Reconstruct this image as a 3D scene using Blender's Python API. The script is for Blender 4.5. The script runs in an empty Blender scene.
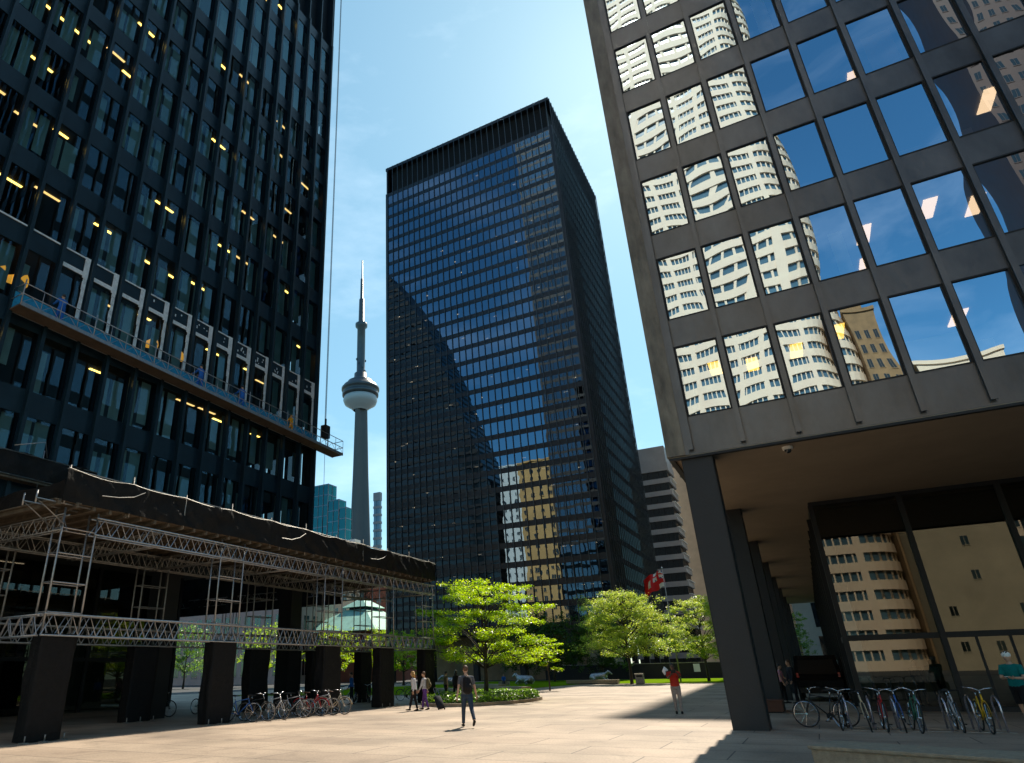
import bpy, bmesh, math, random
from math import sin, cos, pi, radians as rad
from mathutils import Vector as V, Matrix, noise
random.seed(7)
C = bpy.context.scene.collection

# ------------------------------------------------------------------ materials
def mat(name, col, rough=.6, metal=0, var=0, vscale=2.0, bump=0, bscale=20, spec=.5, stretch=None, col2=None, dirt=None):
    m = bpy.data.materials.new(name); m.use_nodes = True
    nt = m.node_tree; N = nt.nodes; L = nt.links
    b = N['Principled BSDF']; b.inputs['Roughness'].default_value = rough; b.inputs['Metallic'].default_value = metal
    b.inputs['Specular IOR Level'].default_value = spec
    b.inputs['Base Color'].default_value = (*col, 1)
    if var or bump or col2:
        tc = N.new('ShaderNodeTexCoord'); mp = N.new('ShaderNodeMapping'); L.new(tc.outputs['Object'], mp.inputs[0])
        if stretch: mp.inputs['Scale'].default_value = stretch
    if var or col2:
        n = N.new('ShaderNodeTexNoise'); n.inputs['Scale'].default_value = vscale; n.inputs['Detail'].default_value = 6
        n.inputs['Roughness'].default_value = .65
        L.new(mp.outputs[0], n.inputs[0])
        r = N.new('ShaderNodeValToRGB'); L.new(n.outputs[0], r.inputs[0])
        c2 = col2 or tuple(min(1, c * (1 + var)) for c in col); c1 = tuple(c * (1 - var) for c in col) if not col2 else col
        r.color_ramp.elements[0].position = .3; r.color_ramp.elements[1].position = .7
        r.color_ramp.elements[0].color = (*c1, 1); r.color_ramp.elements[1].color = (*c2, 1)
        L.new(r.outputs[0], b.inputs['Base Color'])
        rr = N.new('ShaderNodeMapRange'); rr.inputs[3].default_value = max(.02, rough - .1); rr.inputs[4].default_value = min(1, rough + .12)
        L.new(n.outputs[0], rr.inputs[0]); L.new(rr.outputs[0], b.inputs['Roughness'])
    if bump:
        n2 = N.new('ShaderNodeTexNoise'); n2.inputs['Scale'].default_value = bscale; n2.inputs['Detail'].default_value = 4
        L.new(mp.outputs[0], n2.inputs[0])
        bp = N.new('ShaderNodeBump'); bp.inputs['Strength'].default_value = bump; bp.inputs['Distance'].default_value = .05
        L.new(n2.outputs[0], bp.inputs['Height']); L.new(bp.outputs[0], b.inputs['Normal'])
    return m

def emit(name, col, s):
    m = bpy.data.materials.new(name); m.use_nodes = True; nt = m.node_tree
    b = nt.nodes['Principled BSDF']; b.inputs['Base Color'].default_value = (*col, 1)
    b.inputs['Emission Color'].default_value = (*col, 1); b.inputs['Emission Strength'].default_value = s
    return m

def glass(name, refl, tcol, gcol, wob=0.0, wscale=.6, rough=0.0):
    """architectural glass: part mirror, part tinted see-through, more mirror at grazing angles"""
    m = bpy.data.materials.new(name); m.use_nodes = True; nt = m.node_tree; N = nt.nodes; L = nt.links
    N.remove(N['Principled BSDF']); out = N['Material Output']
    g = N.new('ShaderNodeBsdfGlossy'); g.inputs['Color'].default_value = (*gcol, 1); g.inputs['Roughness'].default_value = rough
    t = N.new('ShaderNodeBsdfTransparent'); t.inputs['Color'].default_value = (*tcol, 1)
    lw = N.new('ShaderNodeFresnel'); lw.inputs['IOR'].default_value = 1.5
    mr = N.new('ShaderNodeMapRange'); mr.inputs[1].default_value = .04; mr.inputs[2].default_value = 1; mr.inputs[3].default_value = refl; mr.inputs[4].default_value = 1
    L.new(lw.outputs[0], mr.inputs[0])
    mx = N.new('ShaderNodeMixShader'); L.new(mr.outputs[0], mx.inputs[0]); L.new(t.outputs[0], mx.inputs[1]); L.new(g.outputs[0], mx.inputs[2])
    if wob:
        tc = N.new('ShaderNodeTexCoord'); n = N.new('ShaderNodeTexNoise'); n.inputs['Scale'].default_value = wscale; n.inputs['Detail'].default_value = 1
        L.new(tc.outputs['Object'], n.inputs[0]); bp = N.new('ShaderNodeBump'); bp.inputs['Strength'].default_value = 1; bp.inputs['Distance'].default_value = wob
        L.new(n.outputs[0], bp.inputs['Height']); L.new(bp.outputs[0], g.inputs['Normal'])
    L.new(mx.outputs[0], out.inputs[0])
    return m

def leafmat(name, col, tr=.6):
    m = bpy.data.materials.new(name); m.use_nodes = True; nt = m.node_tree; N = nt.nodes; L = nt.links
    N.remove(N['Principled BSDF']); out = N['Material Output']
    tc = N.new('ShaderNodeTexCoord'); n = N.new('ShaderNodeTexNoise'); n.inputs['Scale'].default_value = 1.6; n.inputs['Detail'].default_value = 5
    L.new(tc.outputs['Object'], n.inputs[0]); r = N.new('ShaderNodeValToRGB'); L.new(n.outputs[0], r.inputs[0])
    r.color_ramp.elements[0].position = .35; r.color_ramp.elements[1].position = .65
    r.color_ramp.elements[0].color = (col[0] * .42, col[1] * .58, col[2] * .5, 1); r.color_ramp.elements[1].color = (min(1, col[0] * 1.35), min(1, col[1] * 1.2), col[2], 1)
    d = N.new('ShaderNodeBsdfDiffuse'); t = N.new('ShaderNodeBsdfTranslucent'); g = N.new('ShaderNodeBsdfGlossy'); g.inputs['Roughness'].default_value = .35
    L.new(r.outputs[0], d.inputs[0])
    hs = N.new('ShaderNodeHueSaturation'); hs.inputs['Saturation'].default_value = 1.1; hs.inputs['Value'].default_value = 5.6; L.new(r.outputs[0], hs.inputs['Color']); L.new(hs.outputs[0], t.inputs[0])
    mx = N.new('ShaderNodeMixShader'); mx.inputs[0].default_value = tr; L.new(d.outputs[0], mx.inputs[1]); L.new(t.outputs[0], mx.inputs[2])
    m2 = N.new('ShaderNodeMixShader'); m2.inputs[0].default_value = .06; L.new(mx.outputs[0], m2.inputs[1]); L.new(g.outputs[0], m2.inputs[2])
    L.new(m2.outputs[0], out.inputs[0]); return m

M = {}
M['steel_blue'] = mat('black_steel_blue', (.004, .017, .027), .36, .0, .35, 1.2, .15, 30, .5)  # blue of the reflected sky is put into the black steel's colour
M['sunface'] = mat('sunlit_bronze_face', (.05, .042, .036), .5, 0, .2, 1)  # brownish sunlit tone of the tower's steel is put into this colour
M['fin'] = mat('steel_fin', (.065, .082, .095), .4, .2)
M['steel'] = mat('black_steel', (.008, .012, .018), .4, .0, .35, 1.0, .15, 30, .5)
M['bronze'] = mat('weathered_bronze_steel', (.10, .104, .108), .32, .6, .3, .8, .10, 5, .8, (1, 1, .5))
M['bronze_cap'] = mat('weathered_bronze_corner', (.13, .115, .09), .40, .4, .6, 2.0, .2, 9, .6, (1, 1, .3))
M['dark'] = mat('dark_painted_steel', (.005, .0055, .0065), .6, 0, .3, 2)
M['column'] = mat('column_steel', (.014, .015, .017), .55, 0, .3, 2, .1, 25)
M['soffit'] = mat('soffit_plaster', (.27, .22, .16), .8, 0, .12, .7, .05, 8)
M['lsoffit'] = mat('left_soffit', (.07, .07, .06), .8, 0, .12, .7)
M['interior'] = mat('office_interior', (.05, .045, .04), .9)
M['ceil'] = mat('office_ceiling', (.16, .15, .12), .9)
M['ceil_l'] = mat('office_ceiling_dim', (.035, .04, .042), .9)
M['blind'] = mat('window_blind', (.26, .37, .36), .8, 0, .25, .6)
M['blind_olive'] = mat('olive_blind', (.30, .27, .12), .8)
M['board_white'] = mat('white_board', (.85, .88, .85), .7)
M['board_tan'] = mat('tan_partition', (.62, .42, .36), .8)
M['lamp_y'] = emit('yellow_tube_light', (1, .62, .12), 3.2)
M['lamp_w'] = emit('office_tube_light', (1, .72, .55), 2.4)
M['lamp_y2'] = emit('faint_tube_light', (1, .6, .2), 1.1)
M['lamp_work'] = emit('work_lamp', (1, .45, .05), .4)
M['lamp_dim'] = emit('dim_office_light', (1, .8, .55), 1.2)
M['g_right'] = glass('bronze_mirror_glass', .72, (.8, .78, .6), (.58, .72, .84))
M['g_left'] = glass('dark_office_glass', .10, (.7, .8, .8), (.5, .75, .85), .0015, .9)
M['g_side'] = glass('dark_side_glass', .12, (.2, .22, .25), (.3, .45, .5))  # same panes as the front, darkened in colour for the dimmer side face
M['g_mid'] = glass('dark_mirror_glass', .46, (.16, .18, .2), (.34, .46, .58), .004, .5)
M['g_lobby'] = glass('lobby_glass', .12, (.24, .28, .24), (.72, .72, .66), .001, .3)
M['g_teal'] = glass('teal_glass', .22, (.05, .35, .35), (.12, .5, .52), .01, .5)
M['primer'] = mat('white_primer_paint', (.80, .84, .86), .7, 0, .2, 6)
M['alu'] = mat('aluminium_pipe', (.36, .365, .37), .35, .7, .2, 8)
M['galv'] = mat('galvanised_pipe', (.30, .29, .27), .5, .5, .3, 5)
M['netblack'] = mat('black_netting', (.010, .0095, .009), .75, 0, .5, 3, .6, 6, .3)
M['shroud'] = mat('black_wrap_fabric', (.009, .009, .0095), .8, 0, .35, 5, .8, 7, .25)
M['plank'] = mat('scaffold_planks', (.13, .105, .075), .85, 0, .4, 3, .2, 12, .4, (1, 8, 1))
M['deckunder'] = mat('stage_underside', (.11, .085, .065), .7, .1, .3, 2)
M['bluenet'] = mat('blue_mesh_sheet', (.02, .28, .48), .8, 0, .3, 8)
M['bluecloth'] = mat('blue_workwear', (.01, .13, .5), .8, 0, .2, 9)
M['concrete'] = mat('tower_concrete', (.10, .105, .11), .85, 0, .12, .02)
M['pod'] = mat('pod_metal', (.07, .085, .10), .4, .3, .2, .1)
M['podwhite'] = mat('pod_radome', (.42, .44, .46), .5)
M['white_clad'] = mat('white_marble_cladding', (.98, .78, .60), .6, 0, .08, .2)
M['tan_clad'] = mat('tan_stone', (.46, .38, .26), .8, 0, .15, .2, .1, 2)
M['gold_clad'] = mat('gold_stone', (.70, .42, .16), .8, 0, .2, .1)
M['brown_brick'] = mat('old_brown_stone', (.30, .19, .095), .85, 0, .25, .5)
M['dk_brown'] = mat('dark_red_granite', (.06, .025, .018), .5, 0, .2, .3)
M['grey_clad'] = mat('grey_banded_cladding', (.27, .27, .28), .6, 0, .12, .3)
M['stone2'] = mat('beige_stone', (.33, .29, .24), .8, 0, .2, .3, .1, 2)
M['pinkstone'] = mat('pink_stone', (.60, .42, .38), .8, 0, .12, .5)
M['cream'] = mat('cream_stone', (.62, .53, .36), .8, 0, .15, .3)
M['brick'] = mat('red_brick', (.22, .07, .045), .85, 0, .2, .5)
M['copper'] = mat('verdigris_copper', (.30, .60, .50), .7, 0, .25, .6, .1, 3)
M['win_dark'] = mat('dark_window_glass', (.01, .016, .02), .06, 0, 0, 1, 0, 20, .9)
M['win_blue'] = mat('blue_window_glass', (.08, .17, .24), .05, 0, .3, .1, 0, 20, .9)
M['granite'] = mat('granite_block', (.34, .28, .20), .75, 0, .25, 12, .3, 60)
M['tyre'] = mat('rubber_tyre', (.015, .015, .015), .8)
M['chrome'] = mat('bright_metal', (.62, .63, .66), .22, .9)
M['rack'] = mat('rack_steel', (.55, .52, .60), .25, .85)
M['leather'] = mat('brown_saddle', (.10, .045, .02), .6)
M['bark'] = mat('tree_bark', (.055, .045, .036), .9, 0, .35, 6, .5, 20)
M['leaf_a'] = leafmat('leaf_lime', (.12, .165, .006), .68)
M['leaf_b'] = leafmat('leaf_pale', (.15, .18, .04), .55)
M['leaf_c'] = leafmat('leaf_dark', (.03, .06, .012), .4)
M['leaf_d'] = leafmat('leaf_shrub', (.07, .12, .02), .5)
M['grass'] = mat('lawn_grass', (.15, .25, .008), 1.0, 0, .25, 1.5, .5, 30, .0)
M['stone3'] = mat('warm_stone', (.50, .43, .35), .8, 0, .15, .3)
M['skin'] = mat('skin', (.56, .33, .22), .55)
M['skin_dark'] = mat('skin_dark', (.14, .075, .05), .55)
M['hair_blond'] = mat('blond_hair', (.55, .30, .09), .6, 0, .3, 30)
M['hair_brown'] = mat('brown_hair', (.12, .06, .03), .6, 0, .3, 30)
M['hair_black'] = mat('black_hair', (.01, .009, .008), .5)
M['lip'] = mat('lip', (.30, .10, .08), .5)
M['eye'] = mat('eye_dark', (.02, .015, .012), .2)
for n_, c_ in dict(navy=(.012, .018, .03), jeans=(.03, .05, .085), greytee=(.10, .105, .12), white_shirt=(.62, .64, .70), blackcloth=(.01, .01, .012),
                   khaki=(.38, .30, .27), redtee=(.50, .035, .02), teal=(.0, .16, .16), orange=(.7, .25, .04), suit=(.014, .017, .026), green=(.04, .09, .03),
                   purple=(.12, .05, .25), pinkcloth=(.6, .3, .4), palecloth=(.5, .5, .52), olive=(.12, .10, .05), shoe=(.012, .01, .01), hivis=(.8, .35, .02)).items():
    M[n_] = mat(n_ + '_cloth', c_, .85, 0, .18, 14, .2, 40, .3)
for n_, c_ in dict(b_black=(.012, .012, .014), b_red=(.45, .015, .02), b_silver=(.45, .45, .48), b_yellow=(.75, .42, .01), b_blue=(.03, .12, .4), b_cream=(.6, .5, .35), b_green=(.02, .15, .09), b_white=(.7, .7, .72)).items():
    M[n_] = mat(n_ + '_paint', c_, .3, .1)
M['carpaint'] = mat('black_car_paint', (.008, .009, .012), .12, .2)
M['redlight'] = mat('red_lens', (.5, .01, .01), .2)
M['bronzecow'] = mat('patinated_bronze', (.30, .31, .32), .38, .7, .35, 3)
M['flagred'] = mat('red_flag_cloth', (.75, .01, .015), .7)
M['flagwhite'] = mat('white_flag_cloth', (.85, .85, .88), .7)
M['flagblue'] = mat('blue_flag_cloth', (.03, .05, .30), .7)
M['terracotta'] = mat('red_brown_tub', (.12, .04, .02), .7, 0, .2, 6)
M['lobbywall'] = mat('travertine', (.30, .25, .17), .6, 0, .2, 1)

# ------------------------------------------------------------------ mesh builder
class MB:
    def __init__(s): s.v = []; s.f = []; s.m = []; s.mats = []; s.smooth = []
    def mi(s, k):
        if k not in s.mats: s.mats.append(k)
        return s.mats.index(k)
    def face(s, pts, k, sm=False):
        b = len(s.v); s.v += [tuple(p) for p in pts]; s.f.append(tuple(range(b, b + len(pts)))); s.m.append(s.mi(k)); s.smooth.append(sm)
    def box(s, x0, x1, y0, y1, z0, z1, k, skip=''):
        if x0 > x1: x0, x1 = x1, x0
        if y0 > y1: y0, y1 = y1, y0
        p = [(x0, y0, z0), (x1, y0, z0), (x1, y1, z0), (x0, y1, z0), (x0, y0, z1), (x1, y0, z1), (x1, y1, z1), (x0, y1, z1)]
        b = len(s.v); s.v += p
        for nm, q in (('b', (0, 3, 2, 1)), ('t', (4, 5, 6, 7)), ('-y', (0, 1, 5, 4)), ('+x', (1, 2, 6, 5)), ('+y', (2, 3, 7, 6)), ('-x', (3, 0, 4, 7))):
            if nm in skip.split(): continue
            s.f.append(tuple(b + i for i in q)); s.m.append(s.mi(k)); s.smooth.append(False)
    def obox(s, o, a, b_, c, k):
        """box from corner o with edge vectors a, b, c (right-handed)"""
        o, a, b_, c = V(o), V(a), V(b_), V(c)
        p = [o, o + a, o + a + b_, o + b_, o + c, o + a + c, o + a + b_ + c, o + b_ + c]
        b = len(s.v); s.v += [tuple(q) for q in p]
        for q in ((0, 3, 2, 1), (4, 5, 6, 7), (0, 1, 5, 4), (1, 2, 6, 5), (2, 3, 7, 6), (3, 0, 4, 7)):
            s.f.append(tuple(b + i for i in q)); s.m.append(s.mi(k)); s.smooth.append(False)
    def tube(s, pts, r, k, n=6, close=False, caps=True, side=None):
        """loft of rings; r: number, list, or list of (ra, rb)"""
        pts = [V(p) for p in pts]; m = len(pts)
        if not isinstance(r, (list, tuple)): r = [r] * m
        prev = V(side) if side is not None else None
        b = len(s.v)
        for i, p in enumerate(pts):
            if close: t = pts[(i + 1) % m] - pts[i - 1]
            else: t = pts[min(i + 1, m - 1)] - pts[max(i - 1, 0)]
            if t.length < 1e-9: t = V((0, 0, 1))
            t.normalize()
            if prev is None:
                prev = t.cross(V((0, 0, 1)))
                if prev.length < .05: prev = t.cross(V((0, 1, 0)))
            a = prev - t * prev.dot(t)
            if a.length < 1e-6: a = t.orthogonal()
            a.normalize(); c = t.cross(a); prev = a
            ri = r[i]; ra, rb = ri if isinstance(ri, (list, tuple)) else (ri, ri)
            for j in range(n):
                w = 2 * pi * j / n; s.v.append(tuple(p + a * (ra * cos(w)) + c * (rb * sin(w))))
        mi = s.mi(k)
        for i in range(m if close else m - 1):
            i2 = (i + 1) % m
            for j in range(n):
                j2 = (j + 1) % n
                s.f.append((b + i * n + j, b + i * n + j2, b + i2 * n + j2, b + i2 * n + j)); s.m.append(mi); s.smooth.append(n > 5)
        if caps and not close:
            s.f.append(tuple(b + j for j in reversed(range(n)))); s.m.append(mi); s.smooth.append(False)
            s.f.append(tuple(b + (m - 1) * n + j for j in range(n))); s.m.append(mi); s.smooth.append(False)
    def lathe(s, prof, k, cx=0, cy=0, n=24, mats=None):
        b = len(s.v)
        for r, z in prof:
            for j in range(n):
                w = 2 * pi * j / n; s.v.append((cx + r * cos(w), cy + r * sin(w), z))
        for i in range(len(prof) - 1):
            mi = s.mi(mats[i] if mats else k)
            for j in range(n):
                j2 = (j + 1) % n
                s.f.append((b + i * n + j, b + i * n + j2, b + (i + 1) * n + j2, b + (i + 1) * n + j)); s.m.append(mi); s.smooth.append(True)
    def ell(s, c, r, k, n=10, m=7, rot=None):
        c = V(c); b = len(s.v)
        for i in range(m + 1):
            th = pi * i / m
            for j in range(n):
                ph = 2 * pi * j / n
                p = V((r[0] * sin(th) * cos(ph), r[1] * sin(th) * sin(ph), r[2] * cos(th)))
                if rot: p = rot @ p
                s.v.append(tuple(c + p))
        mi = s.mi(k)
        for i in range(m):
            for j in range(n):
                j2 = (j + 1) % n
                s.f.append((b + i * n + j, b + (i + 1) * n + j, b + (i + 1) * n + j2, b + i * n + j2)); s.m.append(mi); s.smooth.append(True)
    def build(s, name, parent=None, loc=None):
        me = bpy.data.meshes.new(name); me.from_pydata(s.v, [], s.f)
        for k in s.mats: me.materials.append(M[k])
        me.polygons.foreach_set('material_index', s.m); me.polygons.foreach_set('use_smooth', s.smooth); me.update()
        o = bpy.data.objects.new(name, me); C.objects.link(o)
        if loc: o.location = loc
        if parent: o.parent = parent
        return o

def tag(o, label=None, cat=None, group=None, kind=None):
    if label: o['label'] = label
    if cat: o['category'] = cat
    if group: o['group'] = group
    if kind: o['kind'] = kind
    return o
def empty(name, loc=(0, 0, 0), rz=0, label=None, cat=None, group=None):
    o = bpy.data.objects.new(name, None); C.objects.link(o); o.location = loc; o.rotation_euler = (0, 0, rz); o.empty_display_size = .2
    return tag(o, label, cat, group)
def clone(src, loc, rz, label=None, group=None):
    r = src.copy(); C.objects.link(r); r.location = loc; r.rotation_euler = (0, 0, rz)
    if label: r['label'] = label
    if group: r['group'] = group
    for ch in list(src.children):
        c = ch.copy(); C.objects.link(c); c.parent = r
        for g in ch.children:
            d = g.copy(); C.objects.link(d); d.parent = c
    return r
def remesh(mb, voxel, name, parent, extra=None, smooth=True):
    """fuse the overlapping lofts of mb into one continuous skin; extra keeps unfused detail (face, fingers)"""
    o = mb.build(name, parent)
    md = o.modifiers.new('r', 'REMESH'); md.mode = 'VOXEL'; md.voxel_size = voxel; md.use_smooth_shade = True
    if smooth:
        s2 = o.modifiers.new('s', 'SMOOTH'); s2.iterations = 3; s2.factor = .5
    dg = bpy.context.evaluated_depsgraph_get(); ev = o.evaluated_get(dg)
    me = bpy.data.meshes.new_from_object(ev, depsgraph=dg)
    o.modifiers.clear(); o.data = me; me.name = name
    me.polygons.foreach_set('material_index', [0] * len(me.polygons))
    if extra:
        bm = bmesh.new(); bm.from_mesh(me)
        off = len(me.materials)
        for k in extra.mats:
            me.materials.append(M[k])
        vs = [bm.verts.new(p) for p in extra.v]; bm.verts.ensure_lookup_table()
        for f, mi in zip(extra.f, extra.m):
            try:
                ff = bm.faces.new([vs[i] for i in f]); ff.material_index = off + mi; ff.smooth = True
            except ValueError: pass
        bm.to_mesh(me); bm.free(); me.update()
    return o

# ------------------------------------------------------------------ camera model (also used to pick which windows show largest)
F, CX, CY, H = 642.5, 415.26, 396.36, 1.645
yaw, pit, rol = rad(-29.696), rad(23.257), rad(-1.2638)
fw = V((sin(yaw) * cos(pit), cos(yaw) * cos(pit), sin(pit))); rt = V((cos(yaw), -sin(yaw), 0)); up = rt.cross(fw)
r2 = rt * cos(rol) + up * sin(rol); u2 = -rt * sin(rol) + up * cos(rol)
cam_d = bpy.data.cameras.new('camera'); cam = bpy.data.objects.new('camera', cam_d); C.objects.link(cam)
cam.matrix_world = Matrix(((r2.x, u2.x, -fw.x, 0), (r2.y, u2.y, -fw.y, 0), (r2.z, u2.z, -fw.z, H), (0, 0, 0, 1)))
cam_d.sensor_width = 36; cam_d.lens = F / 1024 * 36; cam_d.shift_x = (512 - CX) / 1024; cam_d.shift_y = (CY - 381.5) / 1024
cam_d.clip_end = 9000; cam_d.clip_start = .05
bpy.context.scene.camera = cam
def project(p):
    d = V(p) - V((0, 0, H)); z = d.dot(fw)
    if z < .1: return (-999, -999, z)
    return (CX + F * d.dot(r2) / z, CY - F * d.dot(u2) / z, z)
def seen(p, m=30):
    a = project(p); return -m < a[0] < 1024 + m and -m < a[1] < 763 + m

# ------------------------------------------------------------------ sky and sun
SUN = V((-.06, 1, 1.09)).normalized()
el = math.asin(SUN.z); az = math.atan2(SUN.x, SUN.y)
w = bpy.data.worlds.new('World'); bpy.context.scene.world = w; w.use_nodes = True
nt = w.node_tree; N = nt.nodes; L = nt.links
sky = N.new('ShaderNodeTexSky'); sky.sky_type = 'NISHITA'; sky.sun_disc = False; sky.sun_elevation = el; sky.sun_rotation = az
sky.air_density = 1.1; sky.dust_density = .35; sky.ozone_density = 1.6
tc = N.new('ShaderNodeTexCoord'); mp = N.new('ShaderNodeMapping'); mp.inputs['Scale'].default_value = (1.2, 1.2, 3.5); L.new(tc.outputs['Generated'], mp.inputs[0])
cn = N.new('ShaderNodeTexNoise'); cn.inputs['Scale'].default_value = 2.3; cn.inputs['Detail'].default_value = 8; cn.inputs['Roughness'].default_value = .6; L.new(mp.outputs[0], cn.inputs[0])
cr = N.new('ShaderNodeMapRange'); cr.inputs[1].default_value = .48; cr.inputs[2].default_value = .8; cr.inputs[3].default_value = 0; cr.inputs[4].default_value = .2; L.new(cn.outputs[0], cr.inputs[0])
cm = N.new('ShaderNodeMix'); cm.data_type = 'RGBA'; L.new(cr.outputs[0], cm.inputs[0]); hsv = N.new('ShaderNodeHueSaturation'); hsv.inputs['Saturation'].default_value = 1.08; tn = N.new('ShaderNodeMix'); tn.data_type = 'RGBA'; tn.blend_type = 'MULTIPLY'; tn.inputs[0].default_value = 1; tn.inputs[7].default_value = (.80, 1.0, .88, 1); L.new(sky.outputs[0], hsv.inputs['Color']); L.new(hsv.outputs[0], tn.inputs[6]); sx = N.new('ShaderNodeSeparateXYZ'); L.new(tc.outputs['Generated'], sx.inputs[0])
m1 = N.new('ShaderNodeMapRange'); m1.inputs[1].default_value = -.25; m1.inputs[2].default_value = .6; m1.inputs[3].default_value = 0; m1.inputs[4].default_value = .5; L.new(sx.outputs['Y'], m1.inputs[0])
hz = N.new('ShaderNodeMix'); hz.data_type = 'RGBA'; L.new(m1.outputs[0], hz.inputs[0]); L.new(tn.outputs[2], hz.inputs[6]); hz.inputs[7].default_value = (1.5, 2.85, 3.7, 1)
m2 = N.new('ShaderNodeMapRange'); m2.inputs[1].default_value = -.5; m2.inputs[2].default_value = .1; m2.inputs[3].default_value = 1; m2.inputs[4].default_value = 0; L.new(sx.outputs['Y'], m2.inputs[0])
dp = N.new('ShaderNodeMix'); dp.data_type = 'RGBA'; dp.blend_type = 'MULTIPLY'; L.new(m2.outputs[0], dp.inputs[0]); L.new(hz.outputs[2], dp.inputs[6]); dp.inputs[7].default_value = (.56, .83, 1.0, 1)
L.new(dp.outputs[2], cm.inputs[6]); cm.inputs[7].default_value = (10, 11, 12, 1)
bg = N['Background']; L.new(cm.outputs[2], bg.inputs[0]); bg.inputs[1].default_value = .125
sd = bpy.data.lights.new('sun', 'SUN'); sd.energy = 3.9; sd.angle = rad(.53); sd.color = (1, .90, .74)
so = bpy.data.objects.new('sun', sd); C.objects.link(so); so.rotation_euler = SUN.to_track_quat('Z', 'Y').to_euler(); so.location = (0, 0, 300)
sc = bpy.context.scene
sc.view_settings.view_transform = 'Standard'; sc.view_settings.look = 'None'; sc.view_settings.exposure = .76; sc.view_settings.gamma = 1
sc.cycles.max_bounces = 8; sc.cycles.transparent_max_bounces = 10; sc.cycles.diffuse_bounces = 3; sc.cycles.glossy_bounces = 5
sc.cycles.sample_clamp_indirect = 6; sc.cycles.caustics_reflective = False

# ------------------------------------------------------------------ ground
def ground_mat():
    m = mat('granite_paving', (.40, .33, .27), .7); nt = m.node_tree; N = nt.nodes; L = nt.links; b = N['Principled BSDF']
    tc = N.new('ShaderNodeTexCoord')
    br = N.new('ShaderNodeTexBrick'); br.inputs['Scale'].default_value = 1; br.inputs['Brick Width'].default_value = 3.048; br.inputs['Row Height'].default_value = 1.524
    br.inputs['Mortar Size'].default_value = .016; br.inputs['Color1'].default_value = (.43, .32, .235, 1); br.inputs['Color2'].default_value = (.50, .385, .285, 1); br.inputs['Mortar'].default_value = (.13, .105, .085, 1)
    br.offset = .5
    mp = N.new('ShaderNodeMapping'); mp.inputs['Location'].default_value = (.4, .2, 0); L.new(tc.outputs['Object'], mp.inputs[0]); L.new(mp.outputs[0], br.inputs[0])
    n1 = N.new('ShaderNodeTexNoise'); n1.inputs['Scale'].default_value = .35; n1.inputs['Detail'].default_value = 7; L.new(tc.outputs['Object'], n1.inputs[0])
    n2 = N.new('ShaderNodeTexNoise'); n2.inputs['Scale'].default_value = 18; n2.inputs['Detail'].default_value = 3; L.new(tc.outputs['Object'], n2.inputs[0])
    r1 = N.new('ShaderNodeMapRange'); r1.inputs[1].default_value = .35; r1.inputs[2].default_value = .7; r1.inputs[3].default_value = .62; r1.inputs[4].default_value = 1.1; L.new(n1.outputs[0], r1.inputs[0])
    r2_ = N.new('ShaderNodeMapRange'); r2_.inputs[1].default_value = .35; r2_.inputs[2].default_value = .65; r2_.inputs[3].default_value = .86; r2_.inputs[4].default_value = 1.1; L.new(n2.outputs[0], r2_.inputs[0])
    mu = N.new('ShaderNodeMath'); mu.operation = 'MULTIPLY'; L.new(r1.outputs[0], mu.inputs[0]); L.new(r2_.outputs[0], mu.inputs[1])
    vo = N.new('ShaderNodeTexVoronoi'); vo.inputs['Scale'].default_value = 1.3; L.new(tc.outputs['Object'], vo.inputs[0])
    r3 = N.new('ShaderNodeMapRange'); r3.inputs[1].default_value = .025; r3.inputs[2].default_value = .045; r3.inputs[3].default_value = .45; r3.inputs[4].default_value = 1; L.new(vo.outputs['Distance'], r3.inputs[0])
    n3 = N.new('ShaderNodeTexNoise'); n3.inputs['Scale'].default_value = .9; n3.inputs['Detail'].default_value = 8; n3.inputs['Distortion'].default_value = 1.2; L.new(tc.outputs['Object'], n3.inputs[0])
    r4 = N.new('ShaderNodeMapRange'); r4.inputs[1].default_value = .56; r4.inputs[2].default_value = .68; r4.inputs[3].default_value = 1; r4.inputs[4].default_value = .8; L.new(n3.outputs[0], r4.inputs[0])
    mu2 = N.new('ShaderNodeMath'); mu2.operation = 'MULTIPLY'; L.new(r3.outputs[0], mu2.inputs[0]); L.new(r4.outputs[0], mu2.inputs[1])
    mu3 = N.new('ShaderNodeMath'); mu3.operation = 'MULTIPLY'; L.new(mu.outputs[0], mu3.inputs[0]); L.new(mu2.outputs[0], mu3.inputs[1]); mu = mu3
    vm = N.new('ShaderNodeVectorMath'); vm.operation = 'SCALE'; L.new(br.outputs[0], vm.inputs[0]); L.new(mu.outputs[0], vm.inputs['Scale']); L.new(vm.outputs[0], b.inputs['Base Color'])
    bp = N.new('ShaderNodeBump'); bp.inputs['Strength'].default_value = .25; bp.inputs['Distance'].default_value = .01; L.new(n2.outputs[0], bp.inputs['Height']); L.new(bp.outputs[0], b.inputs['Normal'])
    return m
M['ground'] = ground_mat()
M['asphalt'] = mat('asphalt', (.05, .05, .052), .85, 0, .2, 1, .2, 30)
g = MB(); g.face([(-3500, -3500, -.02), (3500, -3500, -.02), (3500, 3500, -.02), (-3500, 3500, -.02)], 'asphalt'); tag(g.build('ground'), kind='structure')
g = MB(); g.box(-60, 70, -40, 112, -.015, 0, 'ground', 'b'); tag(g.build('plaza'), kind='structure')
g = MB(); g.face([(-48, 48, .03), (-24.5, 48, .03), (-24.5, 81, .03), (-3, 81, .03), (-3, 109, .03), (-48, 109, .03)], 'grass'); tag(g.build('lawn'), kind='structure')

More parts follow.
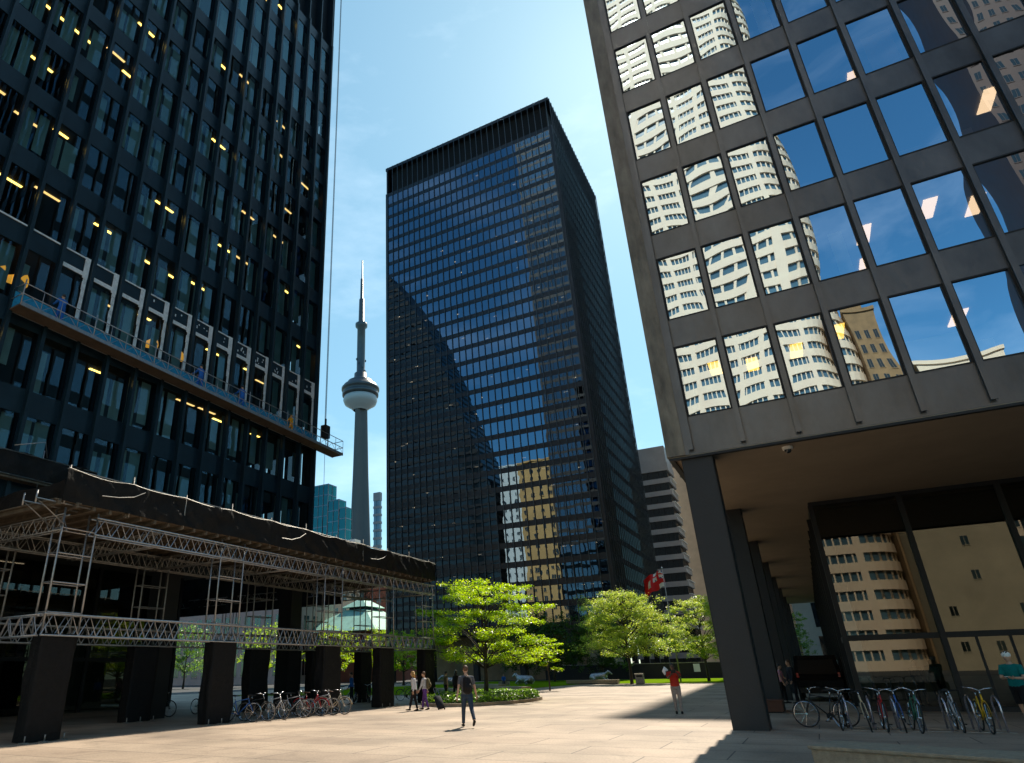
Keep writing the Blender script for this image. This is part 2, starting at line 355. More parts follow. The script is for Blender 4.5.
# ------------------------------------------------------------------ towers
MOD = 1.524; FL = 3.617
def fr(o, d, n):
    """facade frame: point at distance s along, t outward, height z"""
    o = V((o[0], o[1], 0)); d = V((d[0], d[1], 0)); n = V((n[0], n[1], 0))
    return lambda s, t, z: o + d * s + n * t + V((0, 0, z))
def fbox(mb, P, s0, s1, t0, t1, z0, z1, k):
    o = P(s0, t0, z0); a = P(s1, t0, z0) - o; b = P(s0, t1, z0) - o; c = V((0, 0, z1 - z0))
    if a.cross(b).z < 0: o = P(s0, t1, z0); b = -b
    mb.obox(o, a, b, c, k)

def facade(root, P, width, off, nm, z_bot, sill0, nfl, z_top, keys, mull_to, detail=True, win_parts=100, pillow=0, frames=False, zlow=None, wmax=None, mull_d=.17, mull_w=.16, blinds=0):
    """curtain wall on frame P: spandrels at every floor, mullions every module, windows between. keys: steel, glass"""
    st, gl, mu = keys
    wall = MB()
    fbox(wall, P, 0, width, -.06, 0, z_bot, sill0, st)
    for k in range(nfl):
        z0 = sill0 + k * FL + 2.56
        z1 = sill0 + (k + 1) * FL if k < nfl - 1 else z_top
        fbox(wall, P, 0, width, -.06, 0, z0, z1, st)
    fbox(wall, P, 0, off - .08, -.05, .04, z_bot, z_top, st)
    fbox(wall, P, off + (nm) * MOD + .08, width, -.05, .04, z_bot, z_top, st)
    wall.build('wall', root)
    for i in range(nm + 1):
        s = off + i * MOD; m = MB()
        fbox(m, P, s - mull_w / 2, s + mull_w / 2, mull_d - .03, mull_d, z_bot + .12, mull_to, mu)
        fbox(m, P, s - .03, s + .03, 0, mull_d - .03, z_bot + .12, mull_to, mu)
        fbox(m, P, s - mull_w / 2, s + mull_w / 2, .0, .025, z_bot + .1, mull_to, mu)
        m.build('mullion', root)
    # windows
    cells = []
    for k in range(nfl):
        for i in range(nm):
            c = P(off + (i + .5) * MOD, 0, sill0 + k * FL + 1.28)
            a = project(c); vis = -40 < a[0] < 1064 and -40 < a[1] < 803 and a[2] > 0
            cells.append(((0 if vis else 1), a[2] if a[2] > 0 else 9999, i, k))
    cells.sort(key=lambda c: (c[0], c[1])) if win_parts else None
    rest = MB(); n = 0
    for hid, dist, i, k in cells:
        z0 = sill0 + k * FL; z1 = z0 + 2.56; s0 = off + i * MOD + .1; s1 = off + (i + 1) * MOD - .1
        part = n < win_parts and not hid; n += 1
        mb = MB() if part else rest
        if pillow and part:
            amp = random.uniform(.35, 1) * pillow * random.choice((1, 1, -1)); ax = random.uniform(-.3, .3) * pillow; az_ = random.uniform(-.3, .3) * pillow; G = 8
            b = len(mb.v); mi = mb.mi(gl)
            tw = random.uniform(-.5, .5) * pillow
            for jj in range(G + 1):
                for ii in range(G + 1):
                    u = ii / G * 2 - 1; v = jj / G * 2 - 1
                    dsp = amp * (1 - u * u) * (1 - .6 * v * v) + ax * u + az_ * v + tw * u * v
                    mb.v.append(tuple(P(s0 + (s1 - s0) * ii / G, -.045 + dsp, z0 + (z1 - z0) * jj / G)))
            flip = (P(1, 0, 0) - P(0, 0, 0)).cross(V((0, 0, 1))).dot(P(0, 1, 0) - P(0, 0, 0)) < 0
            for jj in range(G):
                for ii in range(G):
                    q = (b + jj * (G + 1) + ii, b + jj * (G + 1) + ii + 1, b + (jj + 1) * (G + 1) + ii + 1, b + (jj + 1) * (G + 1) + ii)
                    mb.f.append(q[::-1] if flip else q); mb.m.append(mi); mb.smooth.append(True)
        else:
            tl = .0; tz = .0
            if part: tl = random.uniform(-.004, .004); tz = random.uniform(-.004, .004)
            mb.face([P(s0, -.045 + tl - tz, z0), P(s1, -.045 - tl - tz, z0), P(s1, -.045 - tl + tz, z1), P(s0, -.045 + tl + tz, z1)], gl)
        if frames and part:
            f_ = MB()
            fbox(f_, P, s0 - .03, s0 + .035, -.04, .015, z0, z1, 'dark'); fbox(f_, P, s1 - .035, s1 + .03, -.04, .015, z0, z1, 'dark')
            fbox(f_, P, s0 + .035, s1 - .035, -.04, .013, z0 - .01, z0 + .035, 'dark'); fbox(f_, P, s0 + .035, s1 - .035, -.04, .013, z1 - .035, z1 + .01, 'dark')
            fo = f_.build('window', root); mb.build('pane', fo)
        elif part: mb.build('window', root)
    if rest.f: tag(rest.build('window', root), kind='stuff')

def floors(root, x0, x1, y0, y1, sill0, nfl, k, kc, inset=.14, core=6):
    """storey slabs and ceilings behind the glass, and the dark core"""
    mb = MB()
    for i in range(nfl):
        z = sill0 + i * FL + 2.62
        mb.box(x0 + inset, x1 - inset, y0 + inset, y1 - inset, z, z + .9, kc)
    mb.build('ceiling', root)
    c = MB(); c.box(x0 + core, x1 - core, y0 + core, y1 - core, sill0 - 1, sill0 + nfl * FL, k); c.build('core', root)

# ---- the near tower on the right, raised on columns
T = empty('office_tower', (-2.8, 21.38, 0), label='nearest black steel office tower on the right, raised on columns above the bikes', cat='office tower')
T.location = (0, 0, 0)
RX0, RX1, RY0, RY1 = -2.8, 43.7, 21.53, 86.3; RN = 18
P = fr((RX0, RY0), (1, 0), (0, -1))
facade(T, P, RX1 - RX0, .70, 29, 7.89, 9.17, RN, 76, ('bronze', 'g_right', 'bronze'), 76, pillow=.0062, frames=True, win_parts=100, mull_d=.16, mull_w=.15)
P = fr((RX0, RY1), (0, -1), (-1, 0))
facade(T, P, RY1 - RY0, .70, 41, 7.89, 9.17, RN, 76, ('bronze', 'g_right', 'bronze'), 76, win_parts=0, mull_d=.16)
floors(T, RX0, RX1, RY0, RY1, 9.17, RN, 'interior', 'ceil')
m = MB(); m.box(RX0 - .07, RX0 + .5, RY0 - .07, RY0 + .5, 7.9, 76, 'bronze_cap'); m.build('corner_plate', T)
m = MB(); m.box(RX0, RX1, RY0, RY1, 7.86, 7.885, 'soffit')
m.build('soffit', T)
m = MB(); m.box(RX0 - .02, RX1, RY0 - .02, RY0 + .13, 7.78, 7.855, 'dark'); m.box(RX0 - .02, RX0 + .13, RY0 + .13, RY1, 7.78, 7.855, 'dark'); m.build('edge_trim', T)
m = MB(); m.box(RX0, RX1, RY0, RY1, 76, 76.4, 'dark'); m.build('roof', T)
for j in range(8):
    y = 21.62 + j * 9.144
    m = MB(); m.box(-2.45, -1.57, y, y + .92, 0, 7.86, 'column')
    for xx in (-2.47, -1.57): m.box(xx, xx + .02, y - .012, y + .932, 0, 7.855, 'dark')
    m.build('column', T)
for xx in (9.74, 21.9, 34.1, 42.7):
    m = MB(); m.box(xx, xx + .9, 21.62, 22.54, 0, 7.86, 'column'); m.build('column', T)
# lobby glass box
LX, LY = 1.05, 31.35
m = MB(); m.face([(LX, LY, .12), (43, LY, .12), (43, LY, 7.7), (LX, LY, 7.7)], 'g_lobby'); m.face([(LX, 84, .12), (LX, LY, .12), (LX, LY, 7.7), (LX, 84, 7.7)], 'g_lobby')
m.build('lobby_glass', T)
m = MB(); m.box(LX - .05, 43, LY - .06, LY + .06, 7.7, 7.86, 'dark'); m.box(LX - .05, 43, LY - .08, LY + .08, 0, .16, 'dark'); m.box(LX - .05, 43, LY - .07, LY + .07, 2.42, 2.62, 'dark')
m.box(LX - .06, LX + .06, LY + .09, 84, 7.7, 7.86, 'dark'); m.box(LX - .06, LX + .06, LY + .09, 84, 0, .16, 'dark'); m.box(LX - .06, LX + .06, LY + .09, 84, 2.42, 2.62, 'dark')
m.build('lobby_transom', T)
for i in range(14):
    x = LX + i * 3.048
    m = MB(); m.box(x - .09, x + .09, LY - .14, LY + .14, 0, 7.7, 'dark'); m.build('lobby_mullion', T)
for i in range(1, 18):
    y = LY + i * 3.048
    m = MB(); m.box(LX - .18, LX + .12, y - .09, y + .09, 0, 7.7, 'dark'); m.build('lobby_mullion', T)
m = MB(); m.box(LX + 1, 42, 40, 42, 0, 7.6, 'lobbywall'); m.build('lobby_core', T)
m = MB(); m.box(LX + .2, 42, LY + .2, 83.5, 7.5, 7.6, 'lsoffit'); m.build('lobby_ceiling', T)
for x in (5.0, 8.4):
    m = MB(); m.box(x, x + .08, LY - .03, LY + .1, .16, 2.42, 'dark'); m.box(x + 1.9, x + 1.98, LY - .03, LY + .1, .16, 2.42, 'dark'); m.box(x + .95, x + 1.03, LY - .03, LY + .1, .16, 2.42, 'dark'); m.build('door_frame', T)
# ceiling lights and boards set inside the right tower
def quadlight(root, x, y, z, lx, ly, k, name='ceiling_light'):
    m = MB(); m.box(x, x + lx, y, y + ly, z - .03, z, k); return m.build(name, root)
for (i, k, dx, dy) in [(5, 0, .5, 2.2), (4, 1, .35, 1.7), (4, 1, .5, 4.0), (5, 1, .6, 1.2), (6, 1, .4, 1.8), (7, 2, .2, 1.5), (2, 0, .5, 2.0), (1, 0, .6, 2.4), (3, 0, .2, 1.2), (0, 0, .9, 2.0), (6, 4, .3, 2.2), (5, 3, .3, 2.5)]:
    quadlight(T, -2.1 + i * MOD + dx, 21.6 + dy, 9.17 + k * FL + 2.6, .38, 1.2, 'lamp_w' if i > 3 else 'lamp_y')
def board(root, i, k, s0, s1, h0, h1, mk, y=21.9, name='blind'):
    m = MB(); m.box(-2.1 + (i + s0) * MOD, -2.1 + (i + s1) * MOD, y, y + .03, 9.17 + k * FL + h0, 9.17 + k * FL + h1, mk); m.build(name, root)
board(T, 4, 0, .03, .97, 0, 1.15, 'board_white'); board(T, 5, 0, .02, .4, 0, .75, 'board_white'); board(T, 3, 0, .45, .98, 0, 1.3, 'blind_olive'); board(T, 3, 1, .5, .75, .2, 1.8, 'board_white')  # low pale and yellow boards stand in for buildings mirrored in the panes
for k in range(5): board(T, 0, k, .02, .26, .0, 2.3, 'blind_olive')
board(T, 0, 0, .3, .98, 0, 1.1, 'blind_olive'); board(T, 1, 0, .02, .98, 0, .7, 'blind_olive', 22.2); board(T, 2, 0, .02, .98, 0, .8, 'blind_olive', 22.2)
board(T, 5, 2, .0, .98, 0, .45, 'board_tan'); board(T, 6, 2, .02, .4, 0, .5, 'board_tan'); board(T, 5, 3, .3, .85, .3, 1.9, 'board_tan'); board(T, 3, 4, .5, .8, .3, 2.3, 'board_white'); board(T, 5, 4, .3, .8, .2, 1.5, 'board_tan')
m = MB(); m.lathe([(0, 7.7), (.11, 7.72), (.12, 7.78), (.12, 7.86)], 'board_white', .56, 22.3, 16); m.build
dome = MB(); dome.lathe([(.0, -.2), (.07, -.18), (.095, -.13), (.1, -.09)], 'win_dark', n=16); dome.lathe([(.1, -.09), (.14, -.085), (.15, 0)], 'board_white', n=16)
do = dome.build('security_camera', None, (.56, 22.3, 7.86)); tag(do, 'small white dome security camera under the tan soffit', 'security camera')

# ---- the left tower with primer-white bays
TL = empty('office_tower', label='near black steel office tower on the left, above the pipe scaffold canopy', cat='office tower')
LX1 = -25.65; LX0 = -62.2; LYa, LYb = -14.6, 31.6; LNF = 58; LTOP = 9.0 + LNF * FL + 4
P = fr((LX1, LYa), (0, 1), (1, 0))
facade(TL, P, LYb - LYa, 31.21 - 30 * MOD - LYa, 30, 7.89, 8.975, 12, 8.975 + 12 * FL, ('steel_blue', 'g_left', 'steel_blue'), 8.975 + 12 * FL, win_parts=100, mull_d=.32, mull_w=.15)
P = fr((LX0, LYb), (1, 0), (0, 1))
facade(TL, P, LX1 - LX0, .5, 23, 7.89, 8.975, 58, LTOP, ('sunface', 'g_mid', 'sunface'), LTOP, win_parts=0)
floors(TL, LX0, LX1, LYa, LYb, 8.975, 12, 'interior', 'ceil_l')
zt = 8.975 + 12 * FL
m = MB(); m.box(LX0 + .3, LX1 - .45, LYa, LYb - .3, zt, LTOP, 'dark'); m.build('upper_storeys', TL)
for i in range(31):
    s = 31.21 - i * MOD; m = MB(); m.box(LX1 - .45, LX1 + .2, s - .05, s + .05, zt, LTOP, 'steel_blue'); m.build('louvre_fin', TL)
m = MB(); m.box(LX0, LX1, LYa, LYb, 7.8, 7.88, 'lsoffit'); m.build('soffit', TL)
for j in range(6):
    y = 31.2 - .9 - j * 9.144
    for x in (LX1 - 1.2, LX1 - 12.2, LX1 - 24.4, LX0 + .3):
        if x < -40 and j in (1, 2, 3): continue
        m = MB(); m.box(x, x + .95, y, y + .95, 0, 7.8, 'dark'); m.build('column', TL)
m = MB(); m.face([(-36, -14, .1), (-36, 30.8, .1), (-36, 30.8, 7.7), (-36, -14, 7.7)], 'g_lobby'); m.face([(-36, 30.8, .1), (-60, 30.8, .1), (-60, 30.8, 7.7), (-36, 30.8, 7.7)], 'g_lobby'); m.build('lobby_glass', TL)
m = MB(); m.box(-58, -40, -10, 29, 0, 7.7, 'lobbywall'); m.build('lobby_core', TL)
for i in range(15):
    y = 30.8 - i * 3.048; m = MB(); m.box(-36.1, -35.88, y - .09, y + .09, 0, 7.8, 'dark'); m.build('lobby_mullion', TL)
m = MB(); m.box(-36.1, -35.9, -14, 30.8, 2.6, 2.8, 'dark'); m.build('lobby_transom', TL)
for i in range(3): quadlight(TL, -34.2, 14 + i * 2.6, 7.78, .16, 1.9, 'lamp_dim')
# yellow tube lights per bay behind the glass
random.seed(11); nl = 0; fly = {}
for k in range(1, 12):
    lit = random.random() < .72; run = 0
    for i in range(29, 6, -1):
        y0 = 31.21 - (30 - i) * MOD
        if i < 14 or y0 < 7: continue
        p_ = .5 if (i // 4 + k) % 3 else .08
        if lit and random.random() < p_ and nl < 90:
            quadlight(TL, LX1 - random.choice((.75, .8, 1.3)), y0 + random.uniform(.1, .25), 8.975 + k * FL + 2.6, .13, random.choice((.75, 1.1, 1.2)), random.choice(('lamp_y', 'lamp_y', 'lamp_y2'))); nl += 1
nb = 0; restb = MB()
for (yy_, l_) in ((9.6, 1.5), (11.2, .9), (18.3, .6), (20.2, .4)):
    m = MB(); m.tube([(LX1 - .7, yy_, 17.3), (LX1 - .62, yy_ + l_, 17.6)], [.12, .32], 'lamp_work', 10); m.build('work_light', TL)
random.seed(5)
for i in range(29, 13, -1):
    for k in range(0, 12):
        y0 = 31.21 - (30 - i) * MOD; z0 = 8.975 + k * FL
        if not seen((LX1, y0 + .7, z0 + 1.2), 10): continue
        if random.random() < (.12 if i < 18 and k > 3 else .35 if i < 20 else .1): continue
        mb = MB() if nb < 100 else restb; nb += 1
        a = random.uniform(.15, .3); b_ = random.uniform(.62, .78); lo = random.choice((0, 0, .5, .9)); hi = 2.56 - random.choice((0, 0, 0, .5))
        mb.box(LX1 - .42, LX1 - .4, y0 + a, y0 + b_, z0 + lo, z0 + hi, 'blind')  # pale teal strips just behind the panes
        if random.random() < .75: mb.box(LX1 - .36, LX1 - .34, y0 + b_ + random.uniform(.1, .2), y0 + 1.38, z0 + random.choice((0, .4)), z0 + hi, 'blind')
        if mb is not restb: mb.build('blind', TL)
if restb.f: tag(restb.build('blind', TL), kind='stuff')
# primer-white stripped bays above the stage (floor 2: window 16.2-18.8, spandrel 18.8-19.8)
zs = 8.975 + 2 * FL
for i in range(15, 30):
    y0 = LYa + (31.21 - 30 * MOD - LYa) + i * MOD; y1 = y0 + MOD; m = MB(); x = LX1 + .03
    zt0 = zs + 2.6; zt1 = zs + FL - .02
    if i < 18: m.box(x, x + .02, y0 + .08, y1 - .08, zt1 - .08, zt1, 'primer'); m.build('primed_panel_frame', TL); continue
    m.box(x, x + .03, y0 + .12, y1 - .12, zt0, zt0 + .2, 'primer'); m.box(x, x + .02, y0 + .12, y1 - .12, zt1 - .07, zt1, 'primer')
    rr = random.uniform(.16, .27)
    m.box(x, x + .035, y1 - .12 - rr, y1 - .09, zt0 - .1, zt1 + .02, 'primer'); m.box(x, x + .03, y0 + .08, y0 + .15, zt0, zt1, 'primer')
    for q in range(7):
        za = zs - .1 + q * .4
        m.box(x, x + .025, y1 - .24 - random.uniform(.0, .06), y1 - .1, za, za + .43, 'primer')
    if i > 20:
        for q in range(random.randint(1, 7)):
            a = random.uniform(.25, 1.1); zz = random.uniform(.25, .7); m.box(x, x + .012, y0 + a, y0 + a + .07, zt0 + zz, zt0 + zz + random.uniform(.05, .18), 'primer')
    m.build('primed_panel_frame', TL)

# ---- swing stage
S = empty('swing_stage', (-25, 22, 15.2), label='long aluminium suspended work platform with blue mesh hanging on the left tower', cat='work platform'); S.location = (0, 0, 0)
def sz(y): return 15.5 - (y - 11.4) * .0205
y0, y1 = 11.35, 33.1; XO, XI = -24.55, -25.38
m = MB(); m.obox((XI, y0, sz(y0)), (XO - XI, 0, 0), (0, y1 - y0, sz(y1) - sz(y0)), (0, 0, .07), 'deckunder'); m.build('deck', S)
m = MB()
m.obox((XO - .03, y0, sz(y0) - .02), (.06, 0, 0), (0, y1 - y0, sz(y1) - sz(y0)), (0, 0, .16), 'alu'); m.obox((XI - .03, y0, sz(y0) - .02), (.05, 0, 0), (0, y1 - y0, sz(y1) - sz(y0)), (0, 0, .12), 'alu'); m.build('edge_beam', S)
m = MB()
for X in (XO, XI):
    for h in (.52, 1.0): m.tube([(X, y0, sz(y0) + h), (X, y1, sz(y1) + h)], .022, 'alu', 6)
for i in range(0, 28, 2): y = y0 + (y1 - y0) * i / 27; m.tube([(XI, y, sz(y)), (XI, y, sz(y) + 1.0)], .018, 'alu', 6)
for yy in (y0, y1):
    for h in (.52, 1.0): m.tube([(XO, yy, sz(yy) + h), (XI, yy, sz(yy) + h)], .022, 'alu', 6)
m.build('guard_rail', S)
nb = 27
m = MB()
for i in range(nb + 1):
    y = y0 + (y1 - y0) * i / nb
    m.tube([(XO, y, sz(y)), (XO, y, sz(y) + (1.18 if i % 4 == 0 else 1.0))], .026 if i % 4 == 0 else .016, 'alu', 6)
    if i < nb:
        yn = y + (y1 - y0) / nb; ym = (y + yn) / 2
        m.tube([(XO, y, sz(y) + .1), (XO, ym, sz(ym) + .5), (XO, yn, sz(yn) + .1)], .013, 'alu', 5)
m.build('lattice', S)
m = MB(); m.box(XI + .05, XI + .06, y0 + .05, y1 - 1.9, 15.62, 16.42, 'bluenet')
m.v = [(a, b, c - .0205 * (b - 11.4)) for a, b, c in m.v]; m.build('mesh_sheet', S)
m = MB(); m.box(-25.1, -24.7, 31.35, 31.85, 15.9, 16.75, 'dark'); m.tube([(-24.9, 31.6, 16.7), (-24.9, 31.6, 17.25)], .07, 'dark'); m.tube([(-24.9, 31.9, 15.1), (-24.9, 31.9, 16.4), (-24.9, 31.2, 16.4)], .04, 'dark'); m.build('hoist', S)
for (x, y) in ((-24.9, 31.6), (-25.25, 31.95)):
    m = MB(); m.tube([(x, y, 16.2), (x, y, 120)], .022, 'dark', 5); m.build('suspension_cable', S)
m = MB(); m.tube([(-25.2, 32.0, 15.1), (-25.2, 32.1, 8)], .015, 'dark', 5); m.build('tail_rope', S)

# ---- scaffold canopy
K = empty('scaffold_canopy', label='aluminium truss scaffold canopy with black netting along the left tower', cat='scaffold')
SX, SY0, SY1 = -20.3, 12.15, 37.2
def truss(mb, a, b, h, r=.026, wdt=.32, step=.62, k='alu', side=(1, 0, 0)):
    a, b = V(a), V(b); side = V(side) * wdt / 2; up_ = V((0, 0, h)); n = max(2, int((b - a).length / step))
    for s in (-1, 1):
        mb.tube([a + side * s, b + side * s], r * 1.25, k, 6); mb.tube([a + side * s + up_, b + side * s + up_], r * 1.25, k, 6)
        for i in range(n):
            p = a.lerp(b, i / n) + side * s; q = a.lerp(b, (i + .5) / n) + side * s + up_; e = a.lerp(b, (i + 1) / n) + side * s
            mb.tube([p, q, e], r * .8, k, 5)
towers_y = [(12.25, 13.45), (19.15, 20.45), (26.1, 27.55), (31.0, 32.45), (35.8, 37.1)]
for row, (xa, kk) in enumerate(((SX, 'alu'), (SX - 4.6, 'galv'))):
    m = MB(); truss(m, (xa, SY0 - 3 if row else SY0 + 1.2, 6.12), (xa, SY1, 6.12), .56, k=kk); m.build('truss_beam', K)
    m = MB(); truss(m, (xa, SY0 - 3 if row else SY0, 2.92), (xa, SY1, 2.92), .62, k=kk); m.build('truss_beam', K)
    for (ya, yb) in towers_y:
        m = MB()
        xx = (xa - .42, xa + .06)
        for X in xx:
            for Y in (ya, yb): m.tube([(X, Y, 2.9), (X, Y, 6.85)], .034, kk, 6)
        for z in (3.6, 4.5, 5.4, 6.2):
            for Y in (ya, yb): m.tube([(xx[0], Y, z), (xx[1], Y, z)], .022, kk, 5)
            for X in xx: m.tube([(X, ya, z), (X, yb, z)], .022, kk, 5)
        m.build('ladder_tower', K)
        m = MB(); x0, x1 = xa - .40, xa + .10
        G = 10
        # wrapped base: slightly baggy fabric
        b = len(m.v); per = []
        for q in range(G): per.append((x0 + (x1 - x0) * q / G, ya + .04))
        for q in range(G): per.append((x1, ya + .04 + (yb - ya - .08) * q / G))
        for q in range(G): per.append((x1 - (x1 - x0) * q / G, yb - .04))
        for q in range(G): per.append((x0, yb - .04 - (yb - ya - .08) * q / G))
        R_ = 22; n = len(per)
        for jz in range(R_ + 1):
            z = .02 + (2.98 - .02) * jz / R_
            for (px, py) in per:
                d_ = noise.noise(V((px * 1.3, py * 1.3, z * 1.1 + xa))) * .07 + noise.noise(V((px * 5, py * 5, z * 1.6 + py))) * .05
                cx_, cy_ = (x0 + x1) / 2, (ya + yb) / 2
                m.v.append((px + (px - cx_) * d_ * 1.5, py + (py - cy_) * d_ * 1.5, z))
        mi = m.mi('shroud')
        for jz in range(R_):
            for q in range(n):
                m.f.append((b + jz * n + q, b + jz * n + (q + 1) % n, b + (jz + 1) * n + (q + 1) % n, b + (jz + 1) * n + q)); m.m.append(mi); m.smooth.append(True)
        m.f.append(tuple(b + R_ * n + q for q in range(n))); m.m.append(mi); m.smooth.append(False)
        m.build('wrapped_base', K)
        for Y in (ya, (ya + yb) / 2, yb):
            m = MB(); m.box(xa + .11, xa + .35, Y - .08, Y + .08, 0.002, .03, 'galv'); m.tube([(xa + .26, Y, .03), (xa + .26, Y, .2)], .02, 'galv'); m.build('base_plate', K)
# cross trusses
for y in (12.3, 16, 19.8, 23.4, 26.8, 31.7, 36.6):
    m = MB(); truss(m, (SX - 5.2, y, 6.12), (SX + .1, y, 6.12), .5, r=.02, wdt=.2, k='galv', side=(0, 1, 0)); m.build('cross_truss', K)
    if y in (12.3, 36.6):
        m = MB(); truss(m, (SX - 5.2, y, 2.92), (SX, y, 2.92), .6, r=.022, k='alu', side=(0, 1, 0)); m.build('cross_truss', K)
# outrigger brackets at the corner
m = MB()
for (x, y) in ((SX + .1, 12.25), (SX - .6, 12.25)):
    m.tube([(x, y, 6.3), (x, y - 1.05, 6.95), (x, y + .9, 6.95)], .03, 'alu'); m.tube([(x, y - 1.05, 6.8), (x, y - 1.05, 7.2)], .03, 'alu')
m.build('bracket', K)
# joists and plank deck
m = MB()
yy = SY0 - .3
while yy < SY1:
    m.box(SX - 5.25, SX + .25, yy, yy + .09, 6.86, 7.0, 'plank'); yy += .62
m.build('joists', K)
m = MB(); m.box(SX - 5.3, SX + .2, SY0 - .4, SY1 + .1, 7.003, 7.05, 'plank'); m.build('deck', K)
# netting parapet with sagging rope edges
def netting(P0, P1, z0, z1, name, sag=.12, bulge=.09, nrm=(1, 0, 0)):
    P0, P1 = V(P0), V(P1); nrm = V(nrm); m = MB(); Ln = (P1 - P0).length; nx = int(Ln * 7); nz = 12; b = len(m.v)
    for j in range(nz + 1):
        for i in range(nx + 1):
            t = i / nx; s = t * Ln; bay = (s % 2.44) / 2.44
            top = z1 - sag * 4 * bay * (1 - bay) * (.5 + .5 * noise.noise(V((s * .4, 3, 0)))) 
            z = z0 + (top - z0) * j / nz
            off = bulge * (1.2 * noise.noise(V((s * .9, z * 1.2, 0))) + .8 * noise.noise(V((s * 2.6 + z * 3, z * 1.2, 4))) + .35 * noise.noise(V((s * 6 - z * 4, z * 2, 8))))
            m.v.append(tuple(P0.lerp(P1, t) + nrm * off + V((0, 0, z))))
    mi = m.mi('netblack')
    for j in range(nz):
        for i in range(nx):
            q = b + j * (nx + 1) + i; m.f.append((q, q + 1, q + nx + 2, q + nx + 1)); m.m.append(mi); m.smooth.append(True)
    m.build(name, K)
netting((SX + .28, SY0 - .2, 0), (SX + .28, SY1, 0), 7.0, 8.06, 'netting')
netting((SX + .28, SY1, 0), (SX - 4.9, SY1, 0), 7.0, 8.0, 'netting', nrm=(0, 1, 0))
netting((SX + .28, SY0 - .2, 0), (SX - 5, SY0 - .2, 0), 7.0, 7.7, 'netting', nrm=(0, -1, 0))
netting((SX - 4.9, 34.2, 0), (-62, 34.2, 0), 5.7, 9.3, 'netting', nrm=(0, -1, 0))
m = MB(); m.box(-62, SX - 5.31, 34.3, 38, 6.95, 7.05, 'plank'); m.build('deck', K)
for yy in (34.3, 37.6):
    m = MB(); truss(m, (-60, yy, 6.3), (SX - 5.3, yy, 6.3), .5, r=.02, wdt=.2, k='galv', side=(0, 1, 0)); m.build('cross_truss', K)
for xx in (-30, -36, -42, -48, -54, -60):
    m = MB(); m.box(xx, xx + .5, 34.6, 35.8, 0, 3.2, 'shroud'); m.build('wrapped_base', K)
    m = MB()
    for q in (.1, .4):
        for yq in (34.7, 35.7): m.tube([(xx + q, yq, 3.2), (xx + q, yq, 6.95)], .03, 'galv', 5)
    m.build('ladder_tower', K)
m = MB()
pts = []
for i in range(90):
    t = i / 89; y = SY0 - .2 + (SY1 - SY0 + .2) * t; bay = ((y - SY0 + .2) % 2.44) / 2.44
    pts.append((SX + .31, y, 8.09 - .16 * 4 * bay * (1 - bay) * (.55 + .45 * noise.noise(V((y * .4, 9, 0))))))
m.tube(pts, .013, 'galv', 5); m.tube([(SX + .24, SY0 - .2, 8.07), (SX + .24, SY1, 8.07)], .024, 'galv', 6)
m.build('rope_edge', K)
m = MB()
for i in range(11):
    y = SY0 - .1 + i * 2.44; m.tube([(SX + .22, y, 6.9), (SX + .22, y, 8.22 + .15 * (i % 2))], .026, 'galv', 6)
m.build('parapet_post', K)
# curled loose ties on the netting
m = MB()
for i in range(3):
    y = 14.8 + i * 8.2 + random.uniform(-1.2, 1.2); z = 7.9
    m.tube([(SX + .36, y - .9, z - .5), (SX + .42, y - .3, z - .42 - random.uniform(0, .1)), (SX + .4, y + .3, z - .3), (SX + .33, y + .8, z - .02)], .016, 'galv', 5)
m.build('tie_rope', K)
# higher netted walkway on the tower side at the left edge
K2 = empty('netted_walkway', label='black netted walkway edge with a bright pipe against the foot of the left tower', cat='scaffold')
m = MB(); m.box(-25.4, -24.95, -4, 16.2, 8.72, 8.8, 'plank'); m.build('deck', K2)
m = MB(); m.tube([(-24.92, -4, 8.84), (-24.92, 16.0, 8.84)], .028, 'alu'); m.tube([(-24.93, -4, 9.75), (-24.93, 16.2, 9.75)], .022, 'galv'); m.build('rail', K2)
sK = K; K = K2; netting((-24.95, -4, 0), (-24.95, 16.2, 0), 8.9, 9.85, 'netting', .25, .1); K = sK
m = MB()
for i in range(8): m.tube([(-25.0, -3 + i * 2.4, 8.6), (-25.0, -3 + i * 2.4, 10.1)], .025, 'alu')
m.tube([(-25.0, 12.6, 10.0), (-24.7, 13.6, 10.35), (-24.9, 13.9, 9.8)], .02, 'alu')
m.build('post', K2)

# ---- the middle tower
TM = empty('office_tower', label='tall black glass office tower standing free in the middle', cat='office tower')
MX0, MX1, MY0, MY1 = -72.5, -27.0, 113.8, 154.6; MNF = 30; MTOP = 126.4; zl = 9.17 + 30 * FL
def mid_face(P, width, off, nm):
    facade(TM, P, width, off, nm, 7.9, 9.17, MNF, 9.17 + 30 * FL, ('steel', 'g_mid' if nm == 29 else 'g_side', 'fin' if nm == 29 else 'steel'), MTOP, win_parts=50 if nm == 29 else 25, mull_d=.2, mull_w=.11)
mid_face(fr((MX0, MY0), (1, 0), (0, -1)), MX1 - MX0, .65, 29)
mid_face(fr((MX1, MY0), (0, 1), (1, 0)), MY1 - MY0, .6, 26)
mid_face(fr((MX0, MY1), (0, -1), (-1, 0)), MY1 - MY0, .6, 26) if False else None
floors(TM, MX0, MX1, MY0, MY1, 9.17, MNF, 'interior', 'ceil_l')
m = MB(); m.box(MX0 + .05, MX0 + .2, MY0 + .3, MY1, 7.9, MTOP, 'steel'); m.box(MX0 + .2, MX1 - .2, MY1 - .2, MY1, 7.9, MTOP, 'steel'); m.build('rear_wall', TM)
m = MB(); m.box(MX0 + 1.2, MX1 - 1.2, MY0 + 1.2, MY1 - 1.2, zl, MTOP - .3, 'netblack'); m.build('plant_room', TM)
